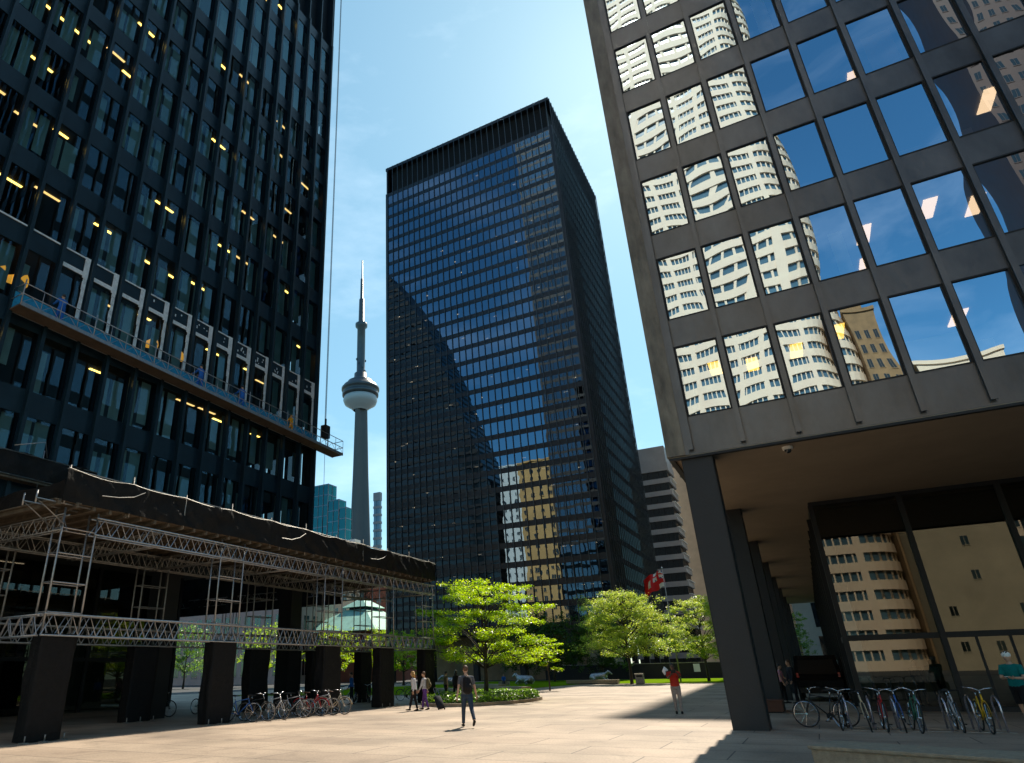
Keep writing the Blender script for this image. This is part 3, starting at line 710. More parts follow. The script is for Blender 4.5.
m = MB(); m.box(MX0, MX1, MY0 - .05, MY0 + 1.19, MTOP - .9, MTOP, 'steel'); m.box(MX1 - 1.19, MX1 + .05, MY0 + 1.19, MY1, MTOP - .9, MTOP, 'steel'); m.box(MX0, MX0 + 1.19, MY0 + 1.19, MY1, MTOP - .9, MTOP, 'steel'); m.box(MX0 + 1.19, MX1 - 1.19, MY1 - 1.19, MY1, MTOP - .9, MTOP, 'steel'); m.build('parapet', TM)
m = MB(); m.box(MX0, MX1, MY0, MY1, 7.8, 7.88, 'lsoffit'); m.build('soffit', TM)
m = MB(); m.box(MX0 + 6, MX1 - 8, MY0 + 8, MY1 - 8, 0, 7.8, 'lobbywall'); m.build('lobby_core', TM)
for j in range(6):
    x = MX0 + .4 + j * 8.95
    m = MB(); m.box(x, x + .95, MY0 + .2, MY0 + 1.15, 0, 7.8, 'dark'); m.build('column', TM)
for j in range(1, 5):
    m = MB(); m.box(MX1 - 1.2, MX1 - .25, MY0 + .2 + j * 9.7, MY0 + 1.15 + j * 9.7, 0, 7.8, 'dark'); m.build('column', TM)
random.seed(3); ml = MB()
for k in range(30):
    for i in range(29):
        d_ = random.uniform(.5, 5)
        if random.random() < .1: ml.box(MX0 + .9 + i * MOD, MX0 + .9 + i * MOD + random.uniform(.3, .8), MY0 + d_, MY0 + d_ + .25, 9.17 + k * FL + 2.58, 9.17 + k * FL + 2.61, 'lamp_dim')
tag(ml.build('ceiling_light', TM), kind='stuff')

# ---- buildings behind and around
def bands(root, x0, x1, y0, y1, z0, nfl, fh, kw, kg, sp=.45, pier=0, pw=.5, rec=.35, top=3):
    """banded office block: solid spandrel rings, glazing set back in between, optional piers"""
    H_ = z0 + nfl * fh
    m = MB()
    for k in range(nfl + 1): 
        z = z0 + k * fh; m.box(x0, x1, y0, y1, z, z + fh * sp + (top if k == nfl else 0), kw)
    if pier:
        for (a, b, ax) in ((x0, x1, 0), (y0, y1, 1)):
            n = int((b - a) / pier)
            for i in range(n + 1):
                c = a + (b - a) * i / n
                c0, c1 = max(a, c - pw / 2), min(b, c + pw / 2)
                for q in ((y0, y1) if ax == 0 else (x0, x1)):
                    e0, e1 = (q + .02, q + .4) if q in (y0, x0) else (q - .4, q - .02)
                    m.box(*((c0, c1, e0, e1) if ax == 0 else (e0, e1, c0, c1)), z0, H_, kw)
    m.build('wall', root)
    for k in range(nfl):
        z = z0 + k * fh + fh * sp; g = MB(); g.box(x0 + rec, x1 - rec, y0 + rec, y1 - rec, z, z + fh * (1 - sp), kg, 't b')
        nn = int((x1 - x0) / 1.5)
        for i in range(1, nn):
            x = x0 + (x1 - x0) * i / nn; g.box(x - .05, x + .05, y0 + rec - .08, y0 + rec, z, z + fh * (1 - sp), 'dark'); g.box(x - .05, x + .05, y1 - rec, y1 - rec + .08, z, z + fh * (1 - sp), 'dark')
        nn = int((y1 - y0) / 1.5)
        for i in range(1, nn):
            y = y0 + (y1 - y0) * i / nn; g.box(x1 - rec, x1 - rec + .08, y - .05, y + .05, z, z + fh * (1 - sp), 'dark')
        g.build('window_band', root)
def block(root, x0, x1, y0, y1, h, kw, win=None, kg='win_dark', fh=3.8, bay=3.2, ww=1.4, wh=1.9, faces=('-y', '+x'), z0=3, keep=1.0):
    """masonry block with individual recessed windows on the named faces"""
    m = MB(); m.box(x0, x1, y0, y1, 0, h, kw); m.box(x0 - .3, x1 + .3, y0 - .3, y1 + .3, h, h + .8, kw); m.build('wall', root)
    cnt = 0; rest = MB()
    for fc in faces:
        if fc in ('-y', '+y'): P = fr((x0, y0 if fc == '-y' else y1), (1, 0), (0, -1 if fc == '-y' else 1)); wd = x1 - x0
        else: P = fr((x1 if fc == '+x' else x0, y0), (0, 1), (1 if fc == '+x' else -1, 0)); wd = y1 - y0
        n = max(1, int(wd / bay))
        for k in range(int((h - z0 - 1) / fh)):
            for i in range(n):
                if random.random() > keep: continue
                s = (i + .5) * wd / n; z = z0 + k * fh; cnt += 1
                mb = MB() if cnt <= 60 else rest
                fbox(mb, P, s - ww / 2 - .12, s + ww / 2 + .12, .0, .1, z - .16, z, kw)
                fbox(mb, P, s - ww / 2, s + ww / 2, 0, .02, z + .002, z + wh, kg); fbox(mb, P, s - .04, s + .04, .021, .05, z + .002, z + wh, kw)
                if mb is not rest: mb.build('window', root)
    if rest.f: tag(rest.build('window', root), kind='stuff')

B = empty('office_building', label='grey banded office block with chamfered ledges right of the middle tower', cat='office building')
bands(B, -44, -27.0, 200, 211, 0, 15, 3.75, 'grey_clad', 'win_dark', .38, 0, rec=.5, top=1)
m = MB(); m.box(-44, -27.2, 200.2, 210.8, 58.7, 64, 'grey_clad'); m.build('penthouse', B)
m = MB()
for k in range(15): m.box(-27.7, -26.6, 200.6, 210.6, k * 3.75 + 1.58, k * 3.75 + 1.7, 'primer')
m.build('ledge', B)
B = empty('stone_tower', label='beige stone tower with a plain wall behind the grey banded block', cat='building')
block(B, -27.9, -13, 213, 240, 61.5, 'stone3', faces=('-y',), bay=5, keep=.0)
B = empty('office_building', label='far pale blue office tower peeking past the left edge of the middle tower', cat='office building')
bands(B, -173.5, -169.6, 260, 262, 0, 21, 3.8, 'grey_clad', 'win_blue', .3, rec=.2)
B = empty('glass_building', label='stepped teal glass office building beside the slender concrete tower', cat='office building')
def tealbox(x0, x1, y0, y1, h, fh=3.6):
    m = MB(); m.box(x0 + .4, x1 - .4, y0 + .4, y1 - .4, 0, h - .3, 'interior'); m.build('core', B)
    m = MB(); m.box(x0, x1, y0, y1, 0, h, 'g_teal', 'b t'); m.build('glazing', B)
    f = MB()
    for k in range(int(h / fh)): f.box(x0 - .05, x1 + .05, y0 - .05, y1 + .05, h - k * fh - .35, h - k * fh, 'win_blue')
    n = int((x1 - x0) / 2)
    for i in range(n + 1): x = x0 + (x1 - x0) * i / n; f.box(x - .06, x + .06, y0 - .12, y0 - .06, 0, h, 'grey_clad')
    n = int((y1 - y0) / 2)
    for i in range(n + 1): y = y0 + (y1 - y0) * i / n; f.box(x1 + .06, x1 + .12, y - .06, y + .06, 0, h, 'grey_clad')
    f.build('floor_bands', B)
tealbox(-150, -131.8, 170, 174.5, 61.5); tealbox(-131.6, -127.2, 170.02, 174, 55.5); tealbox(-127.0, -124.3, 170.04, 173.5, 52.5); 
m = MB(); m.box(-124.2, -120.5, 170, 173, 0, 40.5, 'grey_clad'); m.box(-124.2, -120.3, 169.8, 173, 40.5, 41.4, 'primer'); m.build('low_wing', B)

# slender telecom tower (full real size, 640 m away)
CT = empty('observation_tower', (-449, 641, 0), label='slender concrete observation tower with a round pod and antenna mast', cat='tower')
m = MB()
prof = [(0, 28), (30, 21.5), (80, 17.5), (150, 14.5), (230, 11.6), (330, 9.2)]
n = 36; b = 0; R_ = []
for z, r in prof:
    ring = []
    for j in range(n):
        a = 2 * pi * j / n; lob = abs(cos(1.5 * a)); rr = r * (.50 + .50 * lob ** 3)
        ring.append((rr * cos(a + .5), rr * sin(a + .5), z))
    R_.append(len(m.v)); m.v += ring
mi = m.mi('concrete')
for i in range(len(prof) - 1):
    for j in range(n):
        j2 = (j + 1) % n; m.f.append((R_[i] + j, R_[i] + j2, R_[i + 1] + j2, R_[i + 1] + j)); m.m.append(mi); m.smooth.append(False)
m.build('shaft', CT)
m = MB(); m.lathe([(9, 318), (13, 322), (20.5, 327), (22.5, 332), (21.5, 336.5), (18, 338)], 'podwhite', n=48); m.build('radome', CT)
m = MB()
m.lathe([(18, 338), (23.8, 338.5), (24, 342), (22.6, 342.3), (22.8, 346), (25, 346.5), (25, 349.5), (23.5, 350), (22.5, 353), (21, 354), (17.5, 355), (17, 359), (14.5, 360.5), (9, 361), (8.5, 371), (6.5, 372)], 'pod', n=48); m.build('pod', CT)
m = MB(); m.lathe([(6.3, 371), (5.6, 372.5), (5.5, 440), (8.2, 443), (8.4, 447.5), (6.6, 449), (4.2, 450), (3.6, 487), (2.4, 488), (2.1, 521), (1.1, 522), (.9, 553), (0, 553.5)], 'pod', n=20)
for i in range(10):
    a = i * 2.4; m.box(6.5 * cos(a) - .6, 6.5 * cos(a) + .6, 6.5 * sin(a) - .6, 6.5 * sin(a) + .6, 372 + (i % 4) * 6, 375 + (i % 4) * 6, 'pod')
m.build('antenna_mast', CT)

# low street buildings seen under the canopy
B = empty('civic_building', label='pale pink stone building with tall windows seen through the scaffold', cat='building')
block(B, -152, -97.5, 112, 130, 20.5, 'pinkstone', fh=4.5, bay=3.0, ww=1.7, wh=3.3, faces=('-y', '+x'), z0=1.6)
B = empty('office_building', label='cream office building with small windows beyond the copper roof', cat='building')
block(B, -150, -103, 165, 180, 33, 'cream', bay=3, faces=('-y', '+x'))
B = empty('brick_building', label='red brick building behind the copper roofed pavilion', cat='building')
block(B, -103, -90, 150, 165, 25, 'brick', bay=3, faces=('-y', '+x'))
B = empty('pavilion', label='brick pavilion with a spreading pale green copper roof', cat='pavilion')
m = MB(); m.box(-99, -84, 125, 140, 0, 10.5, 'brick'); m.build('wall', B)
m = MB(); 
def hip(x0, x1, y0, y1, z0, z1, a, k):
    c = [(x0, y0, z0), (x1, y0, z0), (x1, y1, z0), (x0, y1, z0)]; t = [(x0 + a, y0 + a, z1), (x1 - a, y0 + a, z1), (x1 - a, y1 - a, z1), (x0 + a, y1 - a, z1)]
    for i in range(4): j = (i + 1) % 4; m.face([c[i], c[j], t[j], t[i]], k)
    m.face(t, k); m.face(c[::-1], k)
hip(-101.5, -80, 121, 144, 10.3, 15.4, 8, 'copper'); hip(-94.5, -87.5, 128.5, 136.5, 16.0, 18.0, 3.0, 'copper'); m.build('roof', B)
m = MB(); m.box(-93.2, -88.8, 129.8, 135.2, 15.41, 16.0, 'win_dark'); m.build('lantern', B)

# tall stone tower past the end of the colonnade; its shadow falls across the plaza
B = empty('stone_tower', label='tan stone building facade seen past the end of the dark colonnade', cat='building')
block(B, -14.3, 40, 150, 180, 135, 'stone3', bay=6.5, ww=3.6, wh=4.4, fh=6.0, faces=('-y',), z0=2)

# buildings behind the viewer, which the glass reflects
B = empty('banded_tower', label='white banded curved tower behind the viewer, mirrored in the glass', cat='office tower')
def rounded(x0, x1, y0, y1, r, ins=0):
    pts = []; x0 += ins; x1 -= ins; y0 += ins; y1 -= ins; r -= ins
    for cx_, cy_, a0 in ((x1 - r, y1 - r, 0), (x0 + r, y1 - r, 90), (x0 + r, y0 + r, 180), (x1 - r, y0 + r, 270)):
        for i in range(7): a = rad(a0 + 15 * i); pts.append((cx_ + r * cos(a), cy_ + r * sin(a)))
    return pts
ring_o = rounded(-27, 19.8, -140, -107, 7); ring_i = rounded(-27, 19.8, -140, -107, 7, .5); n = len(ring_o)
m = MB(); FHB = 3.9
for k in range(54):
    z0, z1 = k * FHB, k * FHB + 1.95
    for i in range(n):
        j = (i + 1) % n; a, b, c, d = ring_o[i], ring_o[j], ring_i[i], ring_i[j]
        m.face([(*a, z0), (*b, z0), (*b, z1), (*a, z1)], 'white_clad', True); m.face([(*a, z1), (*b, z1), (*d, z1), (*c, z1)], 'white_clad'); m.face([(*c, z0), (*d, z0), (*b, z0), (*a, z0)], 'white_clad')
for (qx, qy) in ring_i:
    if qx > 12.7 and qy > -125: m.tube([(qx, qy, 0), (qx, qy, 210)], .26, 'white_clad', 6)
for x in (-19.5, -11.5, -3.2, 4.6, 12.4): m.box(x - .7, x + .7, -107.45, -106.9, 0, 210, 'white_clad')
m.build('wall', B)
for k in range(54):
    g = MB(); z0, z1 = k * FHB + 1.95, (k + 1) * FHB
    for i in range(n):
        j = (i + 1) % n; g.face([(*ring_i[i], z0), (*ring_i[j], z0), (*ring_i[j], z1), (*ring_i[i], z1)], 'win_blue')
    for q in range(23): x = -19.4 + q * 1.45; g.box(x - .16, x + .16, -107.55, -107.2, z0, z1, 'white_clad')
    g.build('window_band', B)
B = empty('stone_building', label='old brown stone tower behind the viewer, mirrored in the glass', cat='building')
block(B, 19.9, 27.8, -130, -107, 71, 'brown_brick', bay=2.5, ww=1.2, wh=2.2, faces=('+y',))
m = MB(); m.box(21.5, 26, -128, -112, 69.8, 76, 'brown_brick'); m.build('cupola', B)
B = empty('stone_building', label='plain tan stone block behind the viewer, mirrored in the lobby glass', cat='building')
block(B, 20.2, 35, -106, -90, 38, 'tan_clad', bay=4.2, ww=1.1, wh=1.6, faces=('+y',), keep=.55, fh=6)
B = empty('stone_building', label='pale low office block behind the viewer, mirrored right of the old brown tower', cat='building')
block(B, 30.2, 43.5, -122, -108, 56, 'white_clad', bay=2.6, ww=1.3, wh=2.0, faces=('+y', '-x'))
B = empty('granite_tower', label='dark red granite tower behind the viewer, mirrored in the upper windows', cat='office tower')
block(B, 49.5, 80, -110, -86, 150, 'dk_brown', bay=3, faces=('+y',))
B = empty('stone_building', label='golden stone tower behind the viewer, mirrored in the middle tower', cat='building')
block(B, -104.6, -88, -70, -53, 92, 'gold_clad', bay=3.5, ww=1.5, wh=2, faces=('+y',))
B = empty('terraced_tower', label='dark tower behind the viewer with storeys stepping down, mirrored in the middle tower', cat='office tower')
def xs_(z): return -180 + (228 - z) * 27 / 47 if z > 181 else -153 + (181 - z) * 31 / 94
m = MB()
m.box(-230, -229.7, -84, -60, 0, 226, 'dark')
for k in range(57):
    z = k * 4; m.box(-230, min(-119, xs_(z)), -85, -58, z, z + 1.6, 'dark')
m.build('wall', B)
for k in range(57):
    z = k * 4 + 1.6; m = MB(); m.box(-229.6, min(-119, xs_(z)) - .4, -84.6, -58.4, z, z + 2.4, 'win_dark', 't b'); m.build('window_band', B)
B = empty('office_building', label='pale grey office block behind the viewer, mirrored low in the middle tower', cat='office building')
block(B, -117, -105, -80, -60, 94, 'board_white', bay=3, ww=1.2, faces=('+y',))  # block added so the panes mirror a pale tone like white sky

# ------------------------------------------------------------------ fences, benches, planter
m = empty('hoarding', label='long black construction hoarding at the back of the lawn', cat='fence')
h = MB(); h.box(-40, -3, 112, 112.1, 0, 2.15, 'dark'); h.build('panel', m)
h = MB(); h.box(-40, -3, 111.93, 111.995, 2.15, 2.25, 'board_white')
h.m = [h.mi('galv')] * len(h.f); h.build('top_rail', m)
h = MB(); h.box(-16.6, -15.7, 111.9, 111.98, .9, 2.0, 'board_white'); h.build('notice', m)
def bench(x, y, l, rz, label):
    e = MB(); 
    e.box(-l / 2, l / 2, -.45, .45, .08, .45, 'granite'); e.box(-l / 2 + .12, l / 2 - .12, -.35, .35, 0, .08, 'dark')
    o = e.build('granite_bench', None, (x, y, 0)); o.rotation_euler = (0, 0, rz)
    bv = o.modifiers.new('b', 'BEVEL'); bv.width = .02; bv.segments = 2
    tag(o, label, 'bench', 'granite benches along the lawn')
bench(-22.0, 53.5, 3.6, rad(-30), 'long pale granite bench beyond the planter, nearest to it'); bench(-25.6, 49.5, 3.6, rad(-30), 'granite bench behind the walking man and the large tree')
bench(-23.2, 80.6, 6.0, 0, 'low granite bench in front of the dark cow sculpture right of the small tree'); bench(-29, 64, 5, rad(-30), 'far granite bench left of the small tree under the large tree')
pl = empty('planter_bed', label='round-ended bed of leafy ground cover behind the walking man', cat='planter')
poly = [(-18.4, 32.2), (-16.0, 32.0), (-14.7, 34.5), (-14.3, 38.5), (-15.2, 42), (-17.5, 44.5), (-20, 45.5), (-21.5, 42), (-20.6, 36)]
def smoothpoly(p, it=2):
    for _ in range(it):
        q = []
        for i in range(len(p)):
            a, b = V(p[i]), V(p[(i + 1) % len(p)]); q += [a.lerp(b, .25), a.lerp(b, .75)]
        p = q
    return p
pp = smoothpoly([V(q) for q in poly])
m = MB(); cc = sum(pp, V((0, 0))) / len(pp)
for i in range(len(pp)):
    a, b = pp[i], pp[(i + 1) % len(pp)]; ai, bi = a.lerp(cc, .04), b.lerp(cc, .04)
    m.face([(*a, 0), (*b, 0), (*b, .16), (*a, .16)], 'granite'); m.face([(*a, .16), (*b, .16), (*bi, .16), (*ai, .16)], 'granite')
m.build('kerb', pl)
m = MB(); m.face([(*p.lerp(cc, .035), .12) for p in pp], 'bark'); m.build('soil', pl)
def inpoly(x, y, p):
    c = False; j = len(p) - 1
    for i in range(len(p)):
        if (p[i].y > y) != (p[j].y > y) and x < (p[j].x - p[i].x) * (y - p[i].y) / (p[j].y - p[i].y) + p[i].x: c = not c
        j = i
    return c
random.seed(9); m = MB()
ins = [p.lerp(cc, .05) for p in pp]; n = 0
while n < 16000:
    x, y = random.uniform(-21.6, -14), random.uniform(31.8, 45.6)
    if not inpoly(x, y, ins): continue
    z = .14 + random.random() ** .7 * (.36 + .18 * noise.noise(V((x * 1.4, y * 1.4, 0)))); s = random.uniform(.04, .085)
    a = V((random.uniform(-1, 1), random.uniform(-1, 1), random.uniform(-.5, .6))).normalized() * s; b = a.cross(V((random.uniform(-.5, .5), random.uniform(-.5, .5), 1))).normalized() * s * .7; c = V((x, y, z))
    m.face([c - a, c - b, c + a, c + b], 'leaf_d'); n += 1
tag(m.build('ground_cover', pl), kind='stuff')

# granite ledge at the lower right
m = MB(); a = V((-.40, 12.55, 0)); b = V((6.0, 9.9, 0)); d = (b - a).normalized(); nn = V((-d.y, d.x, 0))
m.obox(a, b - a, nn * .9, (0, 0, .46), 'granite'); m.obox(a + V((0, 0, .46)) - d * .03 - nn * .03, b - a, nn * .96, (0, 0, .05), 'granite')
lo = m.build('granite_ledge'); bv = lo.modifiers.new('b', 'BEVEL'); bv.width = .012; bv.segments = 2; tag(lo, 'low rough granite ledge in the lower right corner in front of the bikes', 'ledge')

# litter bin
lb = empty('litter_bin', (-17.05, 77.2, 0), .1, 'square metal litter bin on the plaza edge below the pale tree', 'litter bin')
m = MB(); m.box(-.42, .42, -.42, .42, .06, 1.0, 'galv'); m.box(-.36, .36, -.36, .36, 0, .06, 'dark'); m.build('body', lb)
m = MB(); m.box(-.46, .46, -.46, .46, 1.0, 1.1, 'chrome'); m.box(-.3, .3, -.435, -.425, .72, .9, 'dark'); m.build('lid', lb)
# red-brown tub by second column
t_ = empty('planter_tub', (-1.95, 29.95, 0), 0, 'small red-brown square tub at the foot of the second column', 'tub')
m = MB(); m.box(-.42, .42, -.42, .42, .04, .38, 'terracotta'); m.box(-.36, .36, -.36, .36, .0, .04, 'dark'); m.build('body', t_); m = MB(); m.box(-.46, .46, -.46, .46, .38, .44, 'terracotta'); m.build('rim', t_)

# ------------------------------------------------------------------ trees
def tree(name, loc, h, rx, ry, lay, leaf, n, label, seed, trunk_r=.16, base=.28, leafs=.11, pads=34, lean=0, group=None, flat=.28):
    rnd = random.Random(seed); T_ = empty(name, loc, 0, label, 'tree', group)
    m = MB(); top = V((lean, 0, h * .8))
    tp = [V((0, 0, 0)), V((lean * .2, .05, h * .15)), V((lean * .4, -.05, h * base)), V((lean * .7, .1, h * .55)), top]
    m.tube(tp, [trunk_r * 1.3, trunk_r, trunk_r * .85, trunk_r * .5, trunk_r * .15], 'bark', 10)
    cl = []
    for i in range(pads):
        t = (i + .5) / pads; zz = base + (1 - base) * t
        # crown envelope widest about the middle
        env = math.sqrt(max(.04, 1 - ((zz - (base + (1 - base) * .42)) / ((1 - base) * .62)) ** 2)); a = i * 2.4 + rnd.uniform(-.5, .5)
        r = env * rnd.uniform(.25, .95) ** .6
        c = V((cos(a) * rx * r, sin(a) * ry * r, h * zz * rnd.uniform(.95, 1.03)))
        cl.append(c)
        # limb
        st = V((lean * zz * .6, 0, max(h * base * .85, c.z - abs(c.x) * .45 - h * .12)))
        mid = st.lerp(c, .5) + V((0, 0, h * .03 + rnd.uniform(-.1, .15)))
        m.tube([st, mid, c], [trunk_r * .42, trunk_r * .22, trunk_r * .08], 'bark', 6)
        for q in range(3):
            e = c + V((rnd.uniform(-1, 1), rnd.uniform(-1, 1), rnd.uniform(-.2, .4))) * (rx * .25); m.tube([mid.lerp(c, .6), e], [trunk_r * .12, trunk_r * .04], 'bark', 4)
    m.build('trunk', T_)
    m = MB(); k = leaf; per = n // len(cl)
    for c in cl:
        R1 = rx * rnd.uniform(.22, .42); w_ = rnd.uniform(.7, 1.3)
        subs = [(c + V((rnd.gauss(0, .6) * R1, rnd.gauss(0, .6) * R1, rnd.gauss(0, .5) * R1 * flat)), R1 * rnd.uniform(.25, .5)) for _ in range(9)]
        for _ in range(int(per * w_)):
            sc_, sr = rnd.choice(subs)
            p = sc_ + V((rnd.gauss(0, .5) * sr, rnd.gauss(0, .5) * sr, rnd.gauss(0, .45) * sr * (flat + .3)))
            s = leafs * rnd.uniform(.6, 1.25)
            nrm = V((rnd.gauss(0, .55), rnd.gauss(0, .55), 1)).normalized(); a = nrm.orthogonal().normalized(); a.rotate(Matrix.Rotation(rnd.uniform(0, 6.28), 3, nrm)); b = nrm.cross(a) * .5
            m.face([p - a * s, p - b * s, p + a * s, p + b * s], k)
    m.build('crown', T_)
    return T_
tree('honey_locust_tree', (-18.35, 40.2, 0), 7.0, 3.6, 3.6, 0, 'leaf_a', 44000, 'large lime green tree with layered foliage right of the scaffold', 1, .13, .3, .064, 30, .3, flat=.13)
tree('young_tree', (-20.1, 57, 0), 4.5, 1.15, 1.15, 0, 'leaf_a', 7000, 'small bright young tree standing right of the large lime tree', 2, .06, .38, .09, 16)
tree('honey_locust_tree', (-18.6, 80, 0), 9.8, 4.8, 4.4, 0, 'leaf_b', 42000, 'pale green spreading tree above the litter bin on the lawn', 3, .16, .32, .095, 40)
tree('honey_locust_tree', (-11.6, 88, 0), 9.0, 4.0, 3.8, 0, 'leaf_b', 28000, 'pale green tree on the lawn beside the front column of the right tower', 4, .15, .3, .095, 32)
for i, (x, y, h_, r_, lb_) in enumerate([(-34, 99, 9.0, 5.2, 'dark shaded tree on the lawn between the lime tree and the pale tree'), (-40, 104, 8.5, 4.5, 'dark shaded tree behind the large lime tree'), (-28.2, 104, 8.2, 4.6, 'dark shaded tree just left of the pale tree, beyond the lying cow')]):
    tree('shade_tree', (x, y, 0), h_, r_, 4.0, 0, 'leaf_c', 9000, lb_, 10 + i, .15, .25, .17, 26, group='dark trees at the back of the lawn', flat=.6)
for i, (x, y, h_, r_, lb_) in enumerate([(-80, 88, 9.5, 4.4, 'leafy street tree seen under the canopy left of the bikes'), (-78, 104, 9.5, 4.2, 'leafy street tree seen under the canopy between two wrapped bases'), (-76, 118, 10, 4.4, 'leafy street tree seen under the copper roof'), (-52, 86, 7, 3.2, 'street tree seen under the canopy behind the woman with the suitcase'), (-4.0, 118, 9, 4.0, 'dark green tree in front of the tan stone facade past the colonnade'), (-88, 78, 9, 4.2, 'street tree at the left under the canopy')]):
    tree('street_tree', (x, y, 0), h_, r_, r_, 0, 'leaf_a' if i < 4 else 'leaf_d', 7000, lb_, 20 + i, .14, .3, .14, 22, group='trees beyond the canopy and colonnade', flat=.5)

# ------------------------------------------------------------------ flag
fl = empty('flagpole', (-14.4, 86, 0), 0, 'slim flagpole flying a red and white flag above the pale tree', 'flagpole')
m = MB(); m.tube([(0, 0, 0), (0, 0, 12.9)], [.09, .05], 'galv', 8); m.ell((0, 0, 12.95), (.1, .1, .1), 'chrome'); m.build('pole', fl)
m = MB(); W_, Hh, nx, nz = 3.0, 1.9, 20, 12
def fp(i, j):
    s = i / nx; z = j / nz; dr = s * s * .9
    return (-s * W_ * .82 + .1 * sin(z * 5 + s * 4), .28 * sin(s * 9 + z * 2) * s + .1, 12.6 - (1 - z) * Hh * (1 + .15 * s) - dr + .12 * sin(s * 11))
for i in range(nx):
    for j in range(nz):
        k = 'flagred'; u_, v_ = i / nx, j / nz
        if u_ < .48 and v_ > .48:
            a, b = u_ / .48, (v_ - .48) / .52; k = 'flagblue'
            if abs(a - .5) < .18 or abs(b - .5) < .2: k = 'flagwhite'
            if abs(a - .5) < .09 or abs(b - .5) < .1: k = 'flagred'
            if k == 'flagblue' and (abs(a - b) < .14 or abs(a + b - 1) < .14): k = 'flagwhite'
        elif (.6 < u_ < .8 and .2 < v_ < .6) or (u_ < .3 and v_ < .25): k = 'flagwhite'
        m.face([fp(i, j), fp(i + 1, j), fp(i + 1, j + 1), fp(i, j + 1)], k, True)
fo = m.build('flag', fl)
# ------------------------------------------------------------------ lying cow sculptures
def cow(loc, rz, label, sc_=1):
    e = empty('cow_sculpture', loc, rz, label, 'sculpture', 'lying cow sculptures on the lawn'); m = MB(); k = 'bronzecow'
    m.tube([(-1.0, 0, .42), (-.8, 0, .5), (-.3, 0, .52), (.3, 0, .56), (.75, 0, .62), (.98, 0, .72)], [(.18, .22), (.36, .40), (.44, .44), (.42, .42), (.32, .40), (.18, .26)], k, 14, side=(0, 1, 0))
    m.tube([(.75, 0, .68), (1.05, -.02, .92), (1.22, -.04, 1.02)], [.25, .19, .15], k, 10)
    m.tube([(1.14, -.04, 1.1), (1.34, -.05, 1.02), (1.56, -.06, .86), (1.68, -.06, .80)], [(.13, .15), (.14, .15), (.09, .1), (.075, .08)], k, 10)
    for s in (-1, 1):
        m.tube([(1.16, .1 * s, 1.12), (1.14, .3 * s, 1.12)], [(.05, .03), (.03, .012)], k, 6); m.tube([(1.18, .08 * s, 1.18), (1.2, .17 * s, 1.3)], [.03, .01], k, 6)
        m.tube([(.7, .28 * s, .42), (1.05, .34 * s, .16), (.72, .34 * s, .09), (.6, .34 * s, .07)], [.15, .09, .06, .05], k, 8)
        m.tube([(-.65, .3 * s, .5), (-.25, .46 * s, .26), (-.62, .52 * s, .1), (-.3, .56 * s, .07)], [.24, .15, .08, .06], k, 8)
    m.tube([(-1.02, 0, .6), (-1.2, .1, .4), (-1.15, .25, .12)], [.05, .035, .03], k, 6)
    e.scale = (sc_,) * 3; remesh(m, .035, 'body', e)
cow((-25.6, 92, .02), rad(-8), 'lying bronze cow sculpture behind the low granite bench, facing right', 1.15)
cow((-31.2, 80, .02), rad(170), 'lying bronze cow sculpture left of the small young tree, facing left', 1.1)
cow((-33.5, 66, .02), rad(200), 'bronze cow sculpture lying behind the large lime tree trunk', 1.1)

# ------------------------------------------------------------------ van
vn = empty('van', (-.2, 41.2, 0), rad(90), 'black van standing in the shade between the columns and the lobby glass', 'van')
m = MB(); prof = [(-2.5, .35), (-2.55, .9), (-2.45, 1.15), (-2.2, 1.9), (-2.0, 2.02), (1.1, 2.05), (1.75, 1.35), (2.45, 1.1), (2.6, .8), (2.6, .35)]
for s in (-1, 1):
    pts = [(x, s * (.98 - .1 * max(0, z - 1.1)), z) for x, z in prof]; m.face(pts if s < 0 else pts[::-1], 'carpaint')
for i in range(len(prof)):
    a, b = prof[i], prof[(i + 1) % len(prof)]; wa, wb = .98 - .1 * max(0, a[1] - 1.1), .98 - .1 * max(0, b[1] - 1.1)
    m.face([(a[0], -wa, a[1]), (a[0], wa, a[1]), (b[0], wb, b[1]), (b[0], -wb, b[1])], 'carpaint')
m.build('body', vn)
m = MB(); m.face([(-2.44, -.82, 1.2), (-2.44, .82, 1.2), (-2.24, .74, 1.82), (-2.24, -.74, 1.82)][::-1], 'win_dark'); m.v = [(x - .02, y, z) for x, y, z in m.v]; m.build('rear_window', vn)
for s in (-1, 1):
    m = MB(); m.box(-2.58, -2.5, s * .82, s * .92, 1.05, 1.25, 'redlight'); m.build('tail_light', vn)
    m = MB(); m.face([(-1.9, s * .93, 1.25), (1.2, s * .93, 1.25), (.95, s * .915, 1.8), (-1.8, s * .915, 1.8)], 'win_dark'); m.v = [(x, y + s * .045, z) for x, y, z in m.v]; m.build('side_window', vn)
    for x in (-1.6, 1.65):
        m = MB(); m.tube([(x, s * .8, .36), (x, s * 1.0, .36)], .36, 'tyre', 20); m.tube([(x, s * 1.0, .36), (x, s * 1.01, .36)], .2, 'chrome', 14); m.build('wheel', vn)
m = MB(); m.box(-2.66, -2.5, -.9, .9, .38, .6, 'dark'); m.build('bumper', vn)

